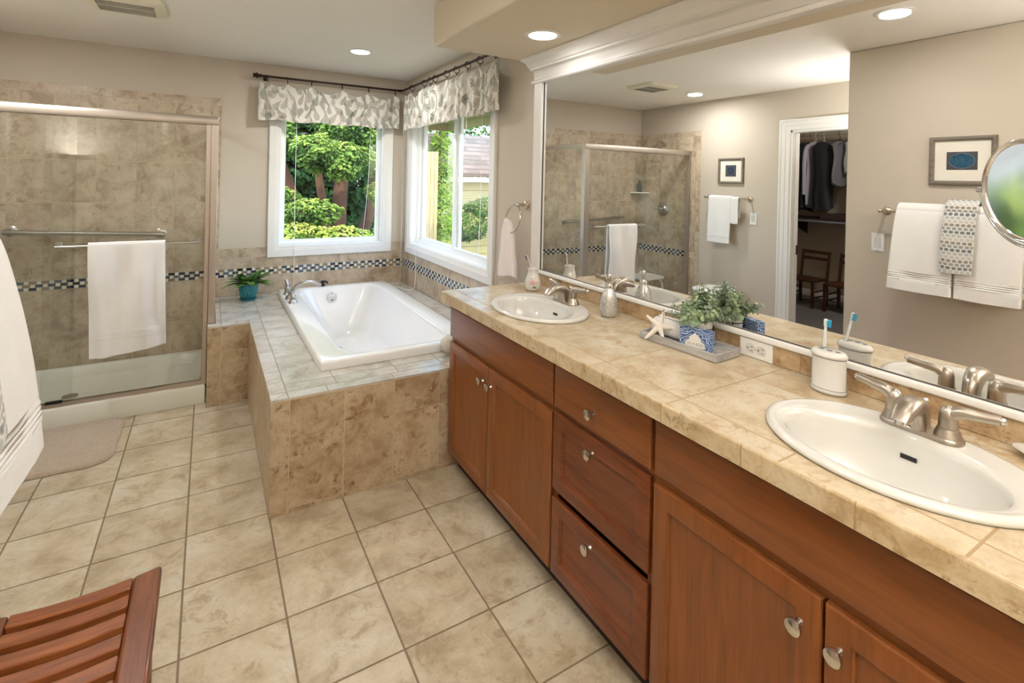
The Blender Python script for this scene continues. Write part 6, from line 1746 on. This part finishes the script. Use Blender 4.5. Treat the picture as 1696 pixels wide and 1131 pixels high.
# neighbour house
nh = thing('neighbour_house', 'neighbour house with tan siding and a brown shingle roof, through the right window', 'house', (7.5, 10, -1.2))
t = NT('tan_siding'); P_ = t.pos(); sx = t.new('ShaderNodeSeparateXYZ'); t.link(P_, sx.inputs[0])
fr_ = t.math('FRACT', t.math('DIVIDE', sx.outputs[2], 0.20)); lt = t.math('LESS_THAN', fr_, 0.07)
t.base(t.mix(lt, t.mix(t.noise(P_, 4, 3), lin('c2b184'), lin('ad9c72')), lin('6f6346'))); t.par(0.8)
mb = MB(); mb.box(4.9, 9.2, -1.2, 12, 10.9, 1.47); obj('siding_wall', mb, t.mat, nh)
t = NT('shingles'); P_ = t.pos(); sx = t.new('ShaderNodeSeparateXYZ'); t.link(P_, sx.inputs[0])
q = t.math('DIVIDE', sx.outputs[2], 0.115); row = t.math('FLOOR', q); fz = t.math('FRACT', q)
cx_ = t.math('ADD', t.math('DIVIDE', sx.outputs[0], 0.30), t.math('MULTIPLY', row, 0.37)); cmb = t.new('ShaderNodeCombineXYZ'); t.link(t.math('FLOOR', cx_), cmb.inputs[0]); t.link(row, cmb.inputs[1])
wn_ = t.new('ShaderNodeTexWhiteNoise', noise_dimensions='3D'); t.link(cmb.outputs[0], wn_.inputs[0])
c = t.ramp(wn_.outputs[0], [(0.0, lin('5c4a46')), (0.5, lin('6b5752')), (1.0, lin('4c3d3a'))]); c = t.mix(t.math('LESS_THAN', fz, 0.16), c, lin('33282a')); t.base(c); t.par(0.95, 0, 0.1)
mb = MB(); mb.add([(4.5, 8.7, 1.58), (12.4, 8.7, 1.58), (12.4, 9.98, 2.60), (4.5, 9.98, 2.60), (4.5, 11.3, 1.58), (12.4, 11.3, 1.58)], [(0, 1, 2, 3), (3, 2, 5, 4)])
obj('roof', mb, t.mat, nh, solid=0.08)
mb = MB(); mb.box(4.45, 8.60, 1.42, 12.4, 8.70, 1.53); obj('gutter', mb, plain('gutter_white', 'd8cfae', 0.5), nh)
mb = MB(); mb.box(4.84, 9.12, -1.2, 4.97, 9.2, 1.42); obj('corner_board', mb, plain('corner_board', 'd9d0b4', 0.6), nh)
# wooden fence left of the conifers, seen in the right window
fe = thing('garden_fence', 'weathered tan wooden fence beside the conifers outside', 'fence', (2.85, 5.0, -1.2))
M_FENCE = wood('fence_wood', 'z', '8f7a54', 'b09a6e', 'c4b083', 0.8, 0.0)
for k in range(7):
    m = MB(); m.box(2.62 + k * 0.060, 5.00, -1.2, 2.675 + k * 0.060, 5.02, 1.90); obj('board', m, M_FENCE, fe)
# eave of this house over the right window
mb = MB(); mb.box(1.80, -4.42, 2.13, 2.42, 3.25, 2.16); mb.box(2.40, -4.42, 2.05, 2.44, 3.25, 2.27); mb.box(1.80, 3.22, 2.05, 2.44, 3.26, 2.27)
struct('trim_2', mb, plain('eave_tan', 'c8b893', 0.7))
mb = MB(); mb.box(-4.2, -4.6, 2.56, 2.46, 3.27, 2.70)
struct('roof_slab', mb, plain('roof_dark', '4a4440', 0.9))
